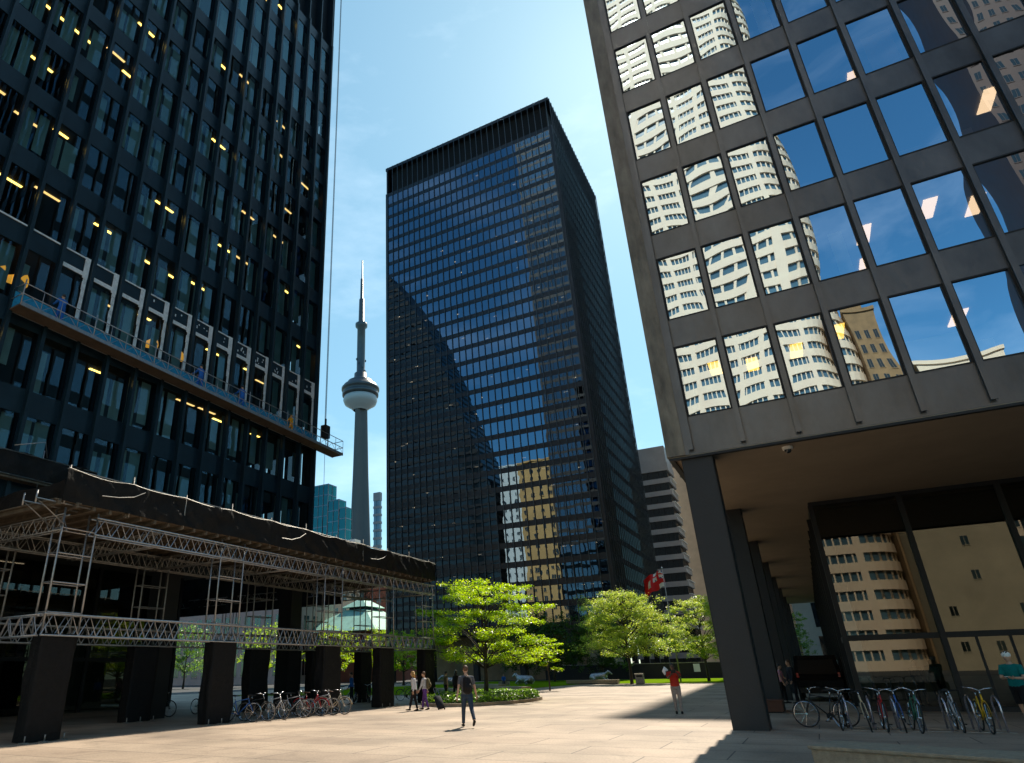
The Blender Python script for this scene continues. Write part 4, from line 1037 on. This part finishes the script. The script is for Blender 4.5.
# ------------------------------------------------------------------ bicycles (local: front +x, wheels in the xz plane)
WH = {}
def wheel_mesh():
    m = MB(); R1 = .335
    pts = [(R1 * cos(a * 2 * pi / 28), 0, R1 * sin(a * 2 * pi / 28)) for a in range(28)]
    m.tube([(x * .94, 0, z * .94) for x, y, z in pts], .011, 'chrome', 5, close=True)
    for i in range(14):
        a = 2 * pi * i / 14; m.tube([(0, .02 if i % 2 else -.02, 0), (R1 * .92 * cos(a), 0, R1 * .92 * sin(a))], .0028, 'chrome', 3, caps=False)
    m.tube([(0, -.05, 0), (0, .05, 0)], .025, 'chrome', 8)
    t = MB(); t.tube(pts, .019, 'tyre', 6, close=True)
    return m, t
wm, tm_ = wheel_mesh()
def bike(style, paint, rim='chrome'):
    b = empty('bicycle', label='bicycle', cat='bicycle')
    for x in (-.52, .52):
        w_ = wm.build('wheel', b, (x, 0, .35)); t = tm_.build('tyre', w_)
    m = MB(); bb = V((-.08, 0, .28)); ra = V((-.52, 0, .35)); st = V((-.22, 0, .80)); ht = V((.30, 0, .86)); hb = V((.35, 0, .70))
    if style == 'step':
        m.tube([ht + V((.01, 0, -.04)), V((.12, 0, .52)), V((-.08, 0, .38)), bb], .017, paint, 7); m.tube([hb, V((.1, 0, .38)), bb], .018, paint, 7)
    else:
        m.tube([st + V((.01, 0, -.06)), ht + V((.01, 0, -.03))], .016, paint, 7); m.tube([hb, bb], .019, paint, 7)
    m.tube([bb, st], .016, paint, 7); m.tube([ht, hb], .021, paint, 7)
    for s in (-1, 1): m.tube([ra + V((0, .055 * s, 0)), bb + V((.05, .03 * s, 0))], .009, paint, 5); m.tube([ra + V((0, .055 * s, 0)), st + V((.01, .02 * s, -.08))], .008, paint, 5)
    m.build('frame', b)
    m = MB()
    for s in (-1, 1): m.tube([(.52, .05 * s, .35), (.37, .045 * s, .66), (.355, 0, .70)], .011, paint, 6)
    m.build('fork', b)
    m = MB(); m.tube([ht, (.28, 0, .95)], .014, 'chrome', 6)
    if style == 'drop':
        for s in (-1, 1): m.tube([(.28, 0, .95), (.3, .2 * s, .95), (.4, .21 * s, .93), (.42, .21 * s, .86), (.34, .21 * s, .80), (.27, .21 * s, .80)], .013, 'tyre', 6)
    else:
        for s in (-1, 1): m.tube([(.28, 0, .95), (.28, .12 * s, 1.0), (.24, .27 * s, 1.02), (.14, .31 * s, 1.01)], .012, 'chrome', 6); m.tube([(.2, .29 * s, 1.015), (.1, .315 * s, 1.01)], .017, 'tyre', 6)
    m.tube([(.30, -.15, .98), (.40, -.1, .85), (.36, -.02, .72)], .004, 'tyre', 4)
    m.build('handlebar', b)
    m = MB(); m.tube([st, (-.24, 0, .92)], .013, 'chrome', 6); m.tube([(-.38, 0, .945), (-.28, 0, .95), (-.15, 0, .94), (-.05, 0, .935)], [(.065, .02), (.075, .03), (.035, .022), (.015, .012)], 'leather' if style == 'step' else 'tyre', 8, side=(0, 1, 0)); m.build('saddle', b)
    m = MB(); m.tube([(-.08, .03, .28), (-.08, .045, .28)], .095, 'tyre', 16); m.tube([(-.08, .06, .28), (.04, .07, .16)], .009, 'chrome', 5); m.tube([(-.08, -.06, .28), (-.2, -.07, .40)], .009, 'chrome', 5)
    m.box(-.01, .09, .07, .16, .145, .17, 'tyre'); m.box(-.25, -.15, -.16, -.07, .39, .415, 'tyre'); m.tube([(-.08, .045, .375), (-.52, .05, .39)], .004, 'dark', 4); m.tube([(-.08, .045, .19), (-.52, .05, .31)], .004, 'dark', 4); m.build('crankset', b)
    if style == 'step':
        for x in (-.52, .52):
            m = MB(); m.tube([(x + .375 * cos(a), 0, .35 + .375 * sin(a)) for a in [rad(q) for q in ((20, 50, 80, 110, 140, 170, 190) if x < 0 else (10, 35, 60, 90, 120, 150, 165))]], [(.003, .026)] * 7, paint, 6, side=(0, 1, 0)); m.build('mudguard', b)
    m = MB(); m.tube([(-.12, .02, .27), (-.2, .17, .02)], .008, 'chrome', 5); m.build('kickstand', b)
    return b
protos = {}
def put_bike(style, paint, x, y, rz, label, group, lean=0):
    key = (style, paint)
    if key not in protos: o = protos[key] = bike(style, paint)
    else: o = clone(protos[key], (0, 0, 0), 0)
    o.location = (x, y, 0); o.rotation_euler = (lean, 0, rz); o['label'] = label; o['group'] = group
    return o
GR = 'bicycles parked at the hoop rack under the right tower'
for (st, pc, x, y, a, lb_, ln) in [
    ('city', 'b_black', -.15, 23.3, 200, 'black upright city bicycle at the left end of the hoop rack, side on', .06),
    ('step', 'b_black', .22, 22.7, 262, 'black bicycle with a brown saddle, second from the left at the hoop rack', -.08),
    ('drop', 'b_cream', .80, 22.4, 268, 'cream road bicycle leaning in the hoop rack beside the black ones', .1),
    ('city', 'b_red', 1.12, 22.5, 272, 'red bicycle in the hoop rack left of the blue one', -.05),
    ('city', 'b_blue', 1.55, 22.4, 266, 'blue bicycle in the middle of the hoop rack', .06),
    ('city', 'b_green', 1.78, 22.3, 275, 'dark green bicycle pressed against the blue one in the hoop rack', -.1),
    ('drop', 'b_silver', 2.72, 22.7, 270, 'silver bicycle alone between empty hoops of the rack', .05),
    ('step', 'b_yellow', 3.22, 22.5, 272, 'bright yellow bicycle near the right end of the hoop rack', -.04)]:
    put_bike(st, pc, x, y, rad(a), lb_, GR, ln)
GL = 'bicycles parked beside the scaffold canopy'
for (st, pc, x, y, a, lb_) in [
    ('city', 'b_black', -19.75, 21.35, 12, 'black bicycle nearest the second wrapped scaffold base, front wheel to the right'),
    ('drop', 'b_blue', -20.1, 20.8, 30, 'blue bicycle half hidden beside the second wrapped scaffold base'),
    ('city', 'b_white', -19.7, 22.4, -5, 'white bicycle with a pale front wheel, second in the row by the canopy'),
    ('drop', 'b_silver', -19.6, 23.3, 22, 'silver framed bicycle in the middle of the row by the canopy'),
    ('city', 'b_black', -19.8, 23.8, 28, 'black bicycle behind the silver framed one by the canopy'),
    ('step', 'b_red', -19.5, 24.4, 14, 'dark red bicycle right of the silver framed one by the canopy'),
    ('city', 'b_silver', -19.4, 25.1, 20, 'grey bicycle next to the right end of the row by the canopy'),
    ('step', 'b_cream', -19.2, 25.7, 12, 'cream bicycle with mudguards at the right end of the row by the canopy')]:
    put_bike(st, pc, x, y, rad(a), lb_, GL, random.uniform(-.08, .08))
GB = 'bicycles on the far side of the canopy'
for i, (x, y, a, pc, lb_) in enumerate([(-26.8, 22.5, 20, 'b_black', 'black bicycle in the gap left of the second wrapped base'), (-26.2, 24.6, 0, 'b_green', 'green bicycle on the far side of the canopy behind the row of bikes'),
        (-25.3, 35.0, 10, 'b_silver', 'silver bicycle seen in the gap left of the fourth wrapped base'), (-25.0, 36.6, -20, 'b_green', 'green bicycle in the gap right of the slim dark column'),
        (-23.2, 38.8, 0, 'b_black', 'black bicycle behind the woman with the suitcase'), (-23.8, 41.2, 15, 'b_green', 'green bicycle farthest right on the far side of the canopy')]):
    put_bike('city', pc, x, y, rad(a), lb_, GB)
rk = empty('bicycle_rack', (0, 0, 0), 0, 'row of slanting steel hoops holding bikes in front of the lobby', 'bicycle rack')
for i in range(7):
    x = .35 + i * .54; m = MB(); y = 22.35
    pts = [(x, y, 0)] + [(x, y + .42 - .42 * cos(rad(a)), .62 + .2 * sin(rad(a))) for a in range(0, 181, 30)] + [(x, y + .84, 0)]
    m.tube(pts, .022, 'rack', 8); m.build('hoop', rk)
m = MB(); m.box(.2, 3.75, 22.33, 22.37, 0.002, .02, 'galv'); m.box(.2, 3.75, 23.17, 23.21, 0.002, .02, 'galv'); m.build('foot_rail', rk)

# ------------------------------------------------------------------ people (local: facing +y)
def hand(ex, wrist, dirv, palm_n, k, curl=.5, s=1):
    """five tapered fingers rooted in the palm"""
    d = V(dirv).normalized(); nrm = V(palm_n).normalized(); nrm = (nrm - d * nrm.dot(d)).normalized(); side = d.cross(nrm)
    base = V(wrist) + d * .085 * s
    for i, (o_, l_) in enumerate(((-.030, .062), (-.011, .074), (.010, .070), (.029, .055))):
        p = base + side * o_ * s; q = p + (d + nrm * curl * .4).normalized() * l_ * .5 * s; r = q + (d + nrm * curl * 1.6).normalized() * l_ * .5 * s
        ex.tube([p - d * .02, p, q, r], [.009, .009, .0085, .006], k, 6)
    p = V(wrist) + d * .035 * s - side * .035 * s; q = p + (d * .6 - side * .8 + nrm * .3).normalized() * .035 * s; ex.tube([p + side * .02, p, q, q + (d + nrm * .5).normalized() * .03 * s], [.011, .011, .010, .007], k, 6)
def person(loc, rz, label, h=1.75, skin='skin', top='greytee', bottom='jeans', hair='hair_brown', legs=((.25, .1), (-.3, .25)), arms=((-.35, .1, 5), (.35, .1, 5)), sleeve=.6, shorts=False, longhair=False, helmet=False, hold=None, bag=None, female=False, sit=False, look=0, coat=False):
    """legs: (hip swing, knee bend) L,R in rad; arms: (shoulder swing, elbow bend, outward deg) L,R; swing + = forward"""
    P_ = empty('person', loc, rz, label, 'person'); s = h / 1.75
    body, ex, sh, tr = MB(), MB(), MB(), MB()
    def ext(p, d, l): return p + V(d).normalized() * l
    hipz = (.48 if sit else .93) * s; drop = 0
    if not sit:
        low = min([hz for hz in [-(cos(a) * .44 + cos(a - kb) * .44) for a, kb in legs]]); hipz = (-low + .075) * s
    pel = V((0, 0, hipz)); chest = pel + V((0, .02, .36 * s)); neck = pel + V((0, .02, .54 * s)); head = neck + V((0, .035, .155 * s))
    wS = .185 if not female else .165; wH = .085
    # torso
    tor = [(pel + V((0, 0, -.06 * s)), (.15, .10)), (pel + V((0, 0, .03 * s)), (.165 if female else .16, .115)), (pel + V((0, 0, .18 * s)), (.135 if female else .15, .10)), (chest, (.165, .115)), (chest + V((0, 0, .11 * s)), (.175, .10)), (neck + V((0, 0, -.02 * s)), (.085, .07)), (neck + V((0, .01, .02 * s)), (.055, .055)), (neck + V((0, .02, .09 * s)), (.052, .055))]
    body.tube([t[0] for t in tor], [(a * s * .93, b * s * .93) for _, (a, b) in tor], skin, 14, side=(1, 0, 0))
    body.ell(head, (.076 * s, .092 * s, .115 * s), skin, 16, 12); body.ell(head + V((0, .03 * s, -.055 * s)), (.052 * s, .058 * s, .055 * s), skin, 12, 8)
    body.ell(head + V((0, .095 * s, -.015 * s)), (.013 * s, .02 * s, .024 * s), skin, 8, 6)
    for q in (-1, 1):
        body.ell(head + V((.078 * s * q, -.005, -.01)), (.012, .02, .03), skin, 8, 6)
        ex.ell(head + V((.03 * s * q, .082 * s, .012 * s)), (.013 * s, .01 * s, .007 * s), 'eye', 8, 6); ex.ell(head + V((.03 * s * q, .085 * s, .032 * s)), (.017 * s, .007 * s, .004 * s), hair, 8, 5)
    ex.ell(head + V((0, .086 * s, -.055 * s)), (.024 * s, .008 * s, .007 * s), 'lip', 8, 5)
    sh.tube([t[0] + V((0, 0, -.02 if i == 0 else 0)) for i, t in enumerate(tor[:6])], [((a + .015) * s, (b + .015) * s) for _, (a, b) in tor[:5]] + [(.085 * s, .075 * s)], top, 16, side=(1, 0, 0))
    tr.tube([pel + V((0, 0, z_ * s)) for z_ in (-.1, -.02, .07)], [(.155 * s, .115 * s), (.178 * s, .128 * s), (.162 * s, .118 * s)], bottom, 14, side=(1, 0, 0))
    handsp = []
    for sg, (sw, eb, od) in zip((-1, 1), arms):
        sp = chest + V((sg * wS * s, 0, .10 * s)); o_ = sin(rad(od)) * sg
        d1 = V((o_, sin(sw), -cos(sw))); e = ext(sp, d1, .29 * s); d2 = V((o_ * (1 - 1.2 * min(1, eb)) - (sg * .5 if eb > 1 else 0), sin(sw + eb), -cos(sw + eb))); w_ = ext(e, d2, .25 * s)
        pm = ext(w_, d2, .05 * s)
        body.tube([chest + V((sg * .1 * s, 0, .11 * s)), sp, sp.lerp(e, .5), e, e.lerp(w_, .35), w_, pm, ext(w_, d2, .09 * s)], [.06 * s, .058 * s, .046 * s, .038 * s, .039 * s, .026 * s, (.036 * s, .022 * s), (.038 * s, .014 * s)], skin, 10)
        hand(ex, w_, d2, V((-sg, .2, 0)) if eb < .8 else V((-sg * .4, 0, .8)), skin, .7, s)
        full = sleeve > 1
        pts = [chest + V((sg * .08 * s, 0, .10 * s)), sp + V((0, 0, .005)), sp.lerp(e, min(1, sleeve))] + ([e, e.lerp(w_, .5), w_] if full else [])
        sh.tube(pts, [.078 * s, .074 * s, .060 * s] + ([.052 * s, .046 * s, .036 * s] if full else []), top, 12)
        handsp.append((w_, d2, e))
    for sg, (sw, kb) in zip((-1, 1), legs):
        hp = pel + V((sg * wH * s, 0, -.03 * s)); d1 = V((sg * .03, sin(sw), -cos(sw))); kn = ext(hp, d1, .42 * s); d2 = V((0, sin(sw - kb), -cos(sw - kb))); an = ext(kn, d2, .42 * s)
        body.tube([hp, hp.lerp(kn, .5), kn, kn.lerp(an, .35), an], [.088 * s, .072 * s, .052 * s, .05 * s, .034 * s], skin, 12)
        if shorts: tr.tube([hp + V((0, 0, .03)), hp.lerp(kn, .5), hp.lerp(kn, .92)], [.108 * s, .096 * s, .088 * s], bottom, 12)
        else: tr.tube([hp + V((0, 0, .03)), hp.lerp(kn, .5), kn, kn.lerp(an, .4), an.lerp(kn, .04)], [.105 * s, .086 * s, .066 * s, .060 * s, .050 * s], bottom, 12)
        so_ = MB(); tp = min(.5, max(-.6, (sw - kb) * .8)); fd = V((0, cos(tp), -sin(-tp) if tp < 0 else sin(tp) * .3)).normalized()
        so_.tube([an + V((0, -.055 * s, -.035)), an + V((0, 0, -.03)) , an + fd * .10 * s + V((0, 0, -.045)), an + fd * .19 * s + V((0, 0, -.052))], [(.035 * s, .035 * s), (.042 * s, .048 * s), (.043 * s, .032 * s), (.03 * s, .018 * s)], 'shoe', 10, side=(1, 0, 0))
        so_.build('shoe', P_)
    remesh(body, .016 * s, 'body', P_, ex); remesh(sh, .018 * s, 'jacket' if coat else 'shirt', P_); remesh(tr, .018 * s, 'shorts' if shorts else 'trousers', P_)
    hm = MB()
    if helmet:
        hm.ell(head + V((0, -.01, .05 * s)), (.095 * s, .125 * s, .085 * s), 'board_white', 16, 10)
        for q in (-.05, 0, .05): hm.tube([head + V((q * s, y_ * s, (.05 + .089 * math.sqrt(max(0, 1 - (y_ / .13) ** 2 - (q / .1) ** 2))) * s)) for y_ in (-.09, -.05, 0, .05, .09)], .012, 'dark', 6)
        hm.build('helmet', P_)
    else:
        hm.ell(head + V((0, -.018 * s, .03 * s)), (.085 * s, .095 * s, .1 * s), hair, 16, 10)
        if longhair:
            hm.tube([head + V((0, -.05 * s, .04 * s)), head + V((0, -.075 * s, -.06 * s)), head + V((0, -.085 * s, -.18 * s)), head + V((0, -.08 * s, -.28 * s))], [(.085 * s, .06 * s), (.1 * s, .06 * s), (.1 * s, .05 * s), (.06 * s, .025 * s)], hair, 12, side=(1, 0, 0))
            for q in (-1, 1): hm.tube([head + V((.07 * q * s, 0, .04 * s)), head + V((.085 * q * s, -.01, -.08 * s)), head + V((.085 * q * s, 0, -.2 * s))], [.03 * s, .03 * s, .015 * s], hair, 8)
        hm.build('hair', P_)
    return P_, dict(chest=chest, pel=pel, head=head, hands=handsp, s=s)
def backpack(P_, J, k, label, off=0, size=1):
    """worn on the person's back; placed in the world beside them"""
    e = empty('backpack', P_.location, P_.rotation_euler.z, label, 'backpack'); c = J['chest'] + V((off, -.17, -.08)); s = J['s'] * size; m = MB()
    m.tube([c + V((0, .0, -.25 * s)), c + V((0, -.03, -.2 * s)), c + V((0, -.05, 0)), c + V((0, -.02, .17 * s)), c + V((0, .01, .22 * s))], [(.10 * s, .06 * s), (.15 * s, .09 * s), (.155 * s, .10 * s), (.13 * s, .08 * s), (.06 * s, .04 * s)], k, 12, side=(1, 0, 0)); m.build('body', e)
    m = MB(); m.tube([c + V((0, -.14 * s, -.17 * s)), c + V((0, -.16 * s, -.08 * s)), c + V((0, -.14 * s, .02))], [(.09 * s, .03 * s), (.11 * s, .04 * s), (.08 * s, .02 * s)], k, 10, side=(1, 0, 0)); m.build('pocket', e)
    for q in (-1, 1):
        m = MB(); m.tube([c + V((.09 * q, .03, .17 * s)), c + V((.11 * q, .17, .22 * s)), c + V((.12 * q, .285, .08)), c + V((.13 * q, .24, -.12)), c + V((.14 * q, .04, -.2 * s))], [(.022, .006)] * 5, k, 6, side=(1, 0, 0)); m.build('strap', e)
# man with backpack walking away
p, J = person((-10.15, 20.75, 0), rad(38), 'man with a black backpack and arms held out, walking across the plaza', 1.84, top='greytee', bottom='jeans', hair='hair_brown', legs=((.30, .04), (-.38, .45)), arms=((-.25, .15, 16), (.12, .2, 18)), sleeve=.7)
backpack(p, J, 'blackcloth', 'black backpack worn by the man walking across the plaza')
# woman with suitcase
p, J = person((-16.85, 28.8, 0), rad(115), 'blond woman in a white shirt and black trousers pulling a suitcase', 1.70, top='white_shirt', bottom='blackcloth', hair='hair_blond', longhair=True, female=True, legs=((.28, .05), (-.12, .1)), arms=((-.05, .1, 4), (-.3, .1, 6)), sleeve=1.2)
sc_ = empty('suitcase', (-16.0, 29.9, 0), rad(60), 'dark rolling suitcase tilted behind the blond woman', 'suitcase')
m = MB(); R3 = Matrix.Rotation(rad(-38), 3, 'X')
m.tube([R3 @ V((0, 0, z_)) + V((0, 0, .08)) for z_ in (0, .03, .30, .56, .6)], [(.17, .10), (.2, .125), (.205, .13), (.2, .125), (.16, .09)], 'suit', 12, side=(1, 0, 0)); m.build('body', sc_)
m = MB()
for q in (-.1, .1): m.tube([R3 @ V((q, -.1, .55)) + V((0, 0, .08)), R3 @ V((q, -.1, 1.0)) + V((0, 0, .08))], .01, 'chrome', 5)
m.tube([R3 @ V((-.1, -.1, 1.0)) + V((0, 0, .08)), R3 @ V((.1, -.1, 1.0)) + V((0, 0, .08))], .016, 'dark', 6); m.build('handle', sc_)
for q in (-1, 1):
    m = MB(); m.tube([(.15 * q, -.02, .05), (.18 * q, -.02, .05)], .05, 'tyre', 12); m.build('wheel', sc_)
p, J = person((-16.8, 29.75, 0), rad(100), 'companion with an olive backpack walking just behind the blond woman', 1.68, top='palecloth', bottom='purple', hair='hair_brown', female=True, legs=((-.2, .1), (.25, .1)), arms=((.3, .2, 4), (-.2, .1, 4)), sleeve=1.2)
backpack(p, J, 'olive', 'olive backpack worn by the companion behind the blond woman')
# pair beyond the man
p, J = person((-20.4, 38.8, 0), rad(-30), 'woman with bare shoulders and black hair beyond the walking man', 1.68, top='olive', bottom='blackcloth', hair='hair_black', female=True, legs=((.2, .1), (-.2, .1)), arms=((.2, .3, 6), (-.1, .2, 6)), sleeve=.2)
p, J = person((-19.95, 39.3, 0), rad(-20), 'person in black with long black hair beside the bare-shouldered woman', 1.72, top='blackcloth', bottom='blackcloth', hair='hair_black', longhair=True, legs=((-.2, .1), (.2, .1)), arms=((-.2, .3, 6), (.2, .2, 6)), sleeve=1.2)
# man in red
p, J = person((-5.0, 28.45, 0), rad(190), 'man in a red T-shirt and pale trousers lifting a camera on the plaza', 1.76, skin='skin_dark', top='redtee', bottom='khaki', hair='hair_black', legs=((.12, .02), (-.08, .08)), arms=((1.15, 1.2, 8), (.9, 1.3, 6)), sleeve=.7)
cmr = empty('camera', p.location, rad(190), 'black camera with a pale cloth held up by the man in red', 'camera'); c = J['hands'][0][0].lerp(J['hands'][1][0], .5) + V((0, .06, .06)); m = MB()
m.box(c.x - .08, c.x + .08, c.y - .04, c.y + .04, c.z - .05, c.z + .06, 'dark'); m.build('body', cmr); m = MB(); m.tube([c + V((0, .04, 0)), c + V((0, .16, 0))], .04, 'dark', 12); m.build('lens', cmr)
m = MB(); m.tube([c + V((.2, -.05, .05)), c + V((.28, -.02, .12)), c + V((.33, 0, .02)), c + V((.3, .02, -.1))], [.05, .08, .07, .03], 'flagwhite', 8); m.build('cloth', cmr)
# seated in blue
p, J = person((-34.0, 80, 0), rad(200), 'person in a bright blue top sitting on the lawn behind the large lime tree', 1.7, top='bluecloth', bottom='jeans', sit=True, legs=((1.4, 1.5), (1.4, 1.4)), arms=((.5, .7, 6), (.5, .7, 6)), sleeve=1.2)
m = MB(); m.box(-34.6, -33.4, 79.7, 80.4, 0, .42, 'granite'); tag(m.build('granite_block'), 'small granite block under the seated person in blue', 'granite block')
# two by the columns
p, J = person((-1.25, 36.6, 0), rad(120), 'balding man in a dark suit standing behind the front columns', 1.82, top='suit', bottom='suit', hair='hair_brown', legs=((.1, .05), (-.12, .05)), arms=((.1, .4, 5), (.1, .3, 5)), sleeve=1.2, coat=True)
p, J = person((-1.75, 36.9, 0), rad(-100), 'person in a pale pink top facing the suited man between the columns', 1.66, top='pinkcloth', bottom='blackcloth', hair='hair_black', female=True, legs=((.1, .05), (-.1, .05)), arms=((.3, .8, 5), (.1, .3, 5)), sleeve=.6)
# cyclist
p, J = person((4.42, 24.3, 0), rad(150), 'cyclist in a teal T-shirt, black shorts and white helmet looking at a phone', 1.82, top='teal', bottom='blackcloth', hair='hair_black', helmet=True, shorts=True, legs=((.14, .2), (-.2, .1)), arms=((.35, 1.25, 10), (.35, 1.25, 10)), sleeve=.75)
ph = empty('phone', p.location, rad(150), 'pale phone held in both hands by the helmeted cyclist', 'phone'); c = J['hands'][0][0].lerp(J['hands'][1][0], .5) + V((0, .07, .03)); m = MB(); m.box(c.x - .04, c.x + .04, c.y - .08, c.y + .08, c.z, c.z + .012, 'board_white'); m.build('case', ph)
# people in the shade under the canopy (dark shapes)
for (x, y, a, tp, lb_) in [(-25.6, 20.6, 60, 'navy', 'person in navy among the bikes left of the second wrapped base'), (-24.2, 34.1, 120, 'bluecloth', 'person in blue in the gap left of the slim dark column'), (-23.7, 36.3, 70, 'pinkcloth', 'person in a pink top in the gap right of the slim dark column'), (3.3, 35.0, 200, 'suit', 'dim figure inside the lobby behind the bikes'), (3.9, 35.4, 160, 'palecloth', 'dim figure in a pale shirt inside the lobby behind the bikes')]:
    person((x, y, 0), rad(a), lb_, 1.72, top=tp, bottom='navy', hair='hair_black', legs=((.1, .1), (-.1, .1)), arms=((.1, .5, 6), (.2, .4, 6)), sleeve=1.2)
# workers on the stage
for (y, k, lb_, hy) in [(13.2, 'bluecloth', 'worker in blue at the left end of the hanging platform', 0), (21.05, 'bluecloth', 'worker in blue in the middle of the hanging platform', 0), (24.1, 'bluecloth', 'worker in blue right of the middle of the hanging platform', 0), (28.35, 'hivis', 'crouching worker in orange near the right end of the hanging platform', 1)]:
    person((-25.0, y, sz(y) + .075), rad(90), lb_, 1.55 if not hy else 1.25, top=k, bottom='bluecloth' if not hy else 'hivis', hair='hair_black' if not hy else 'hivis', legs=((.3, .5), (0, .1)), arms=((.9, .6, 8), (1.2, .4, 8)), sleeve=1.2)
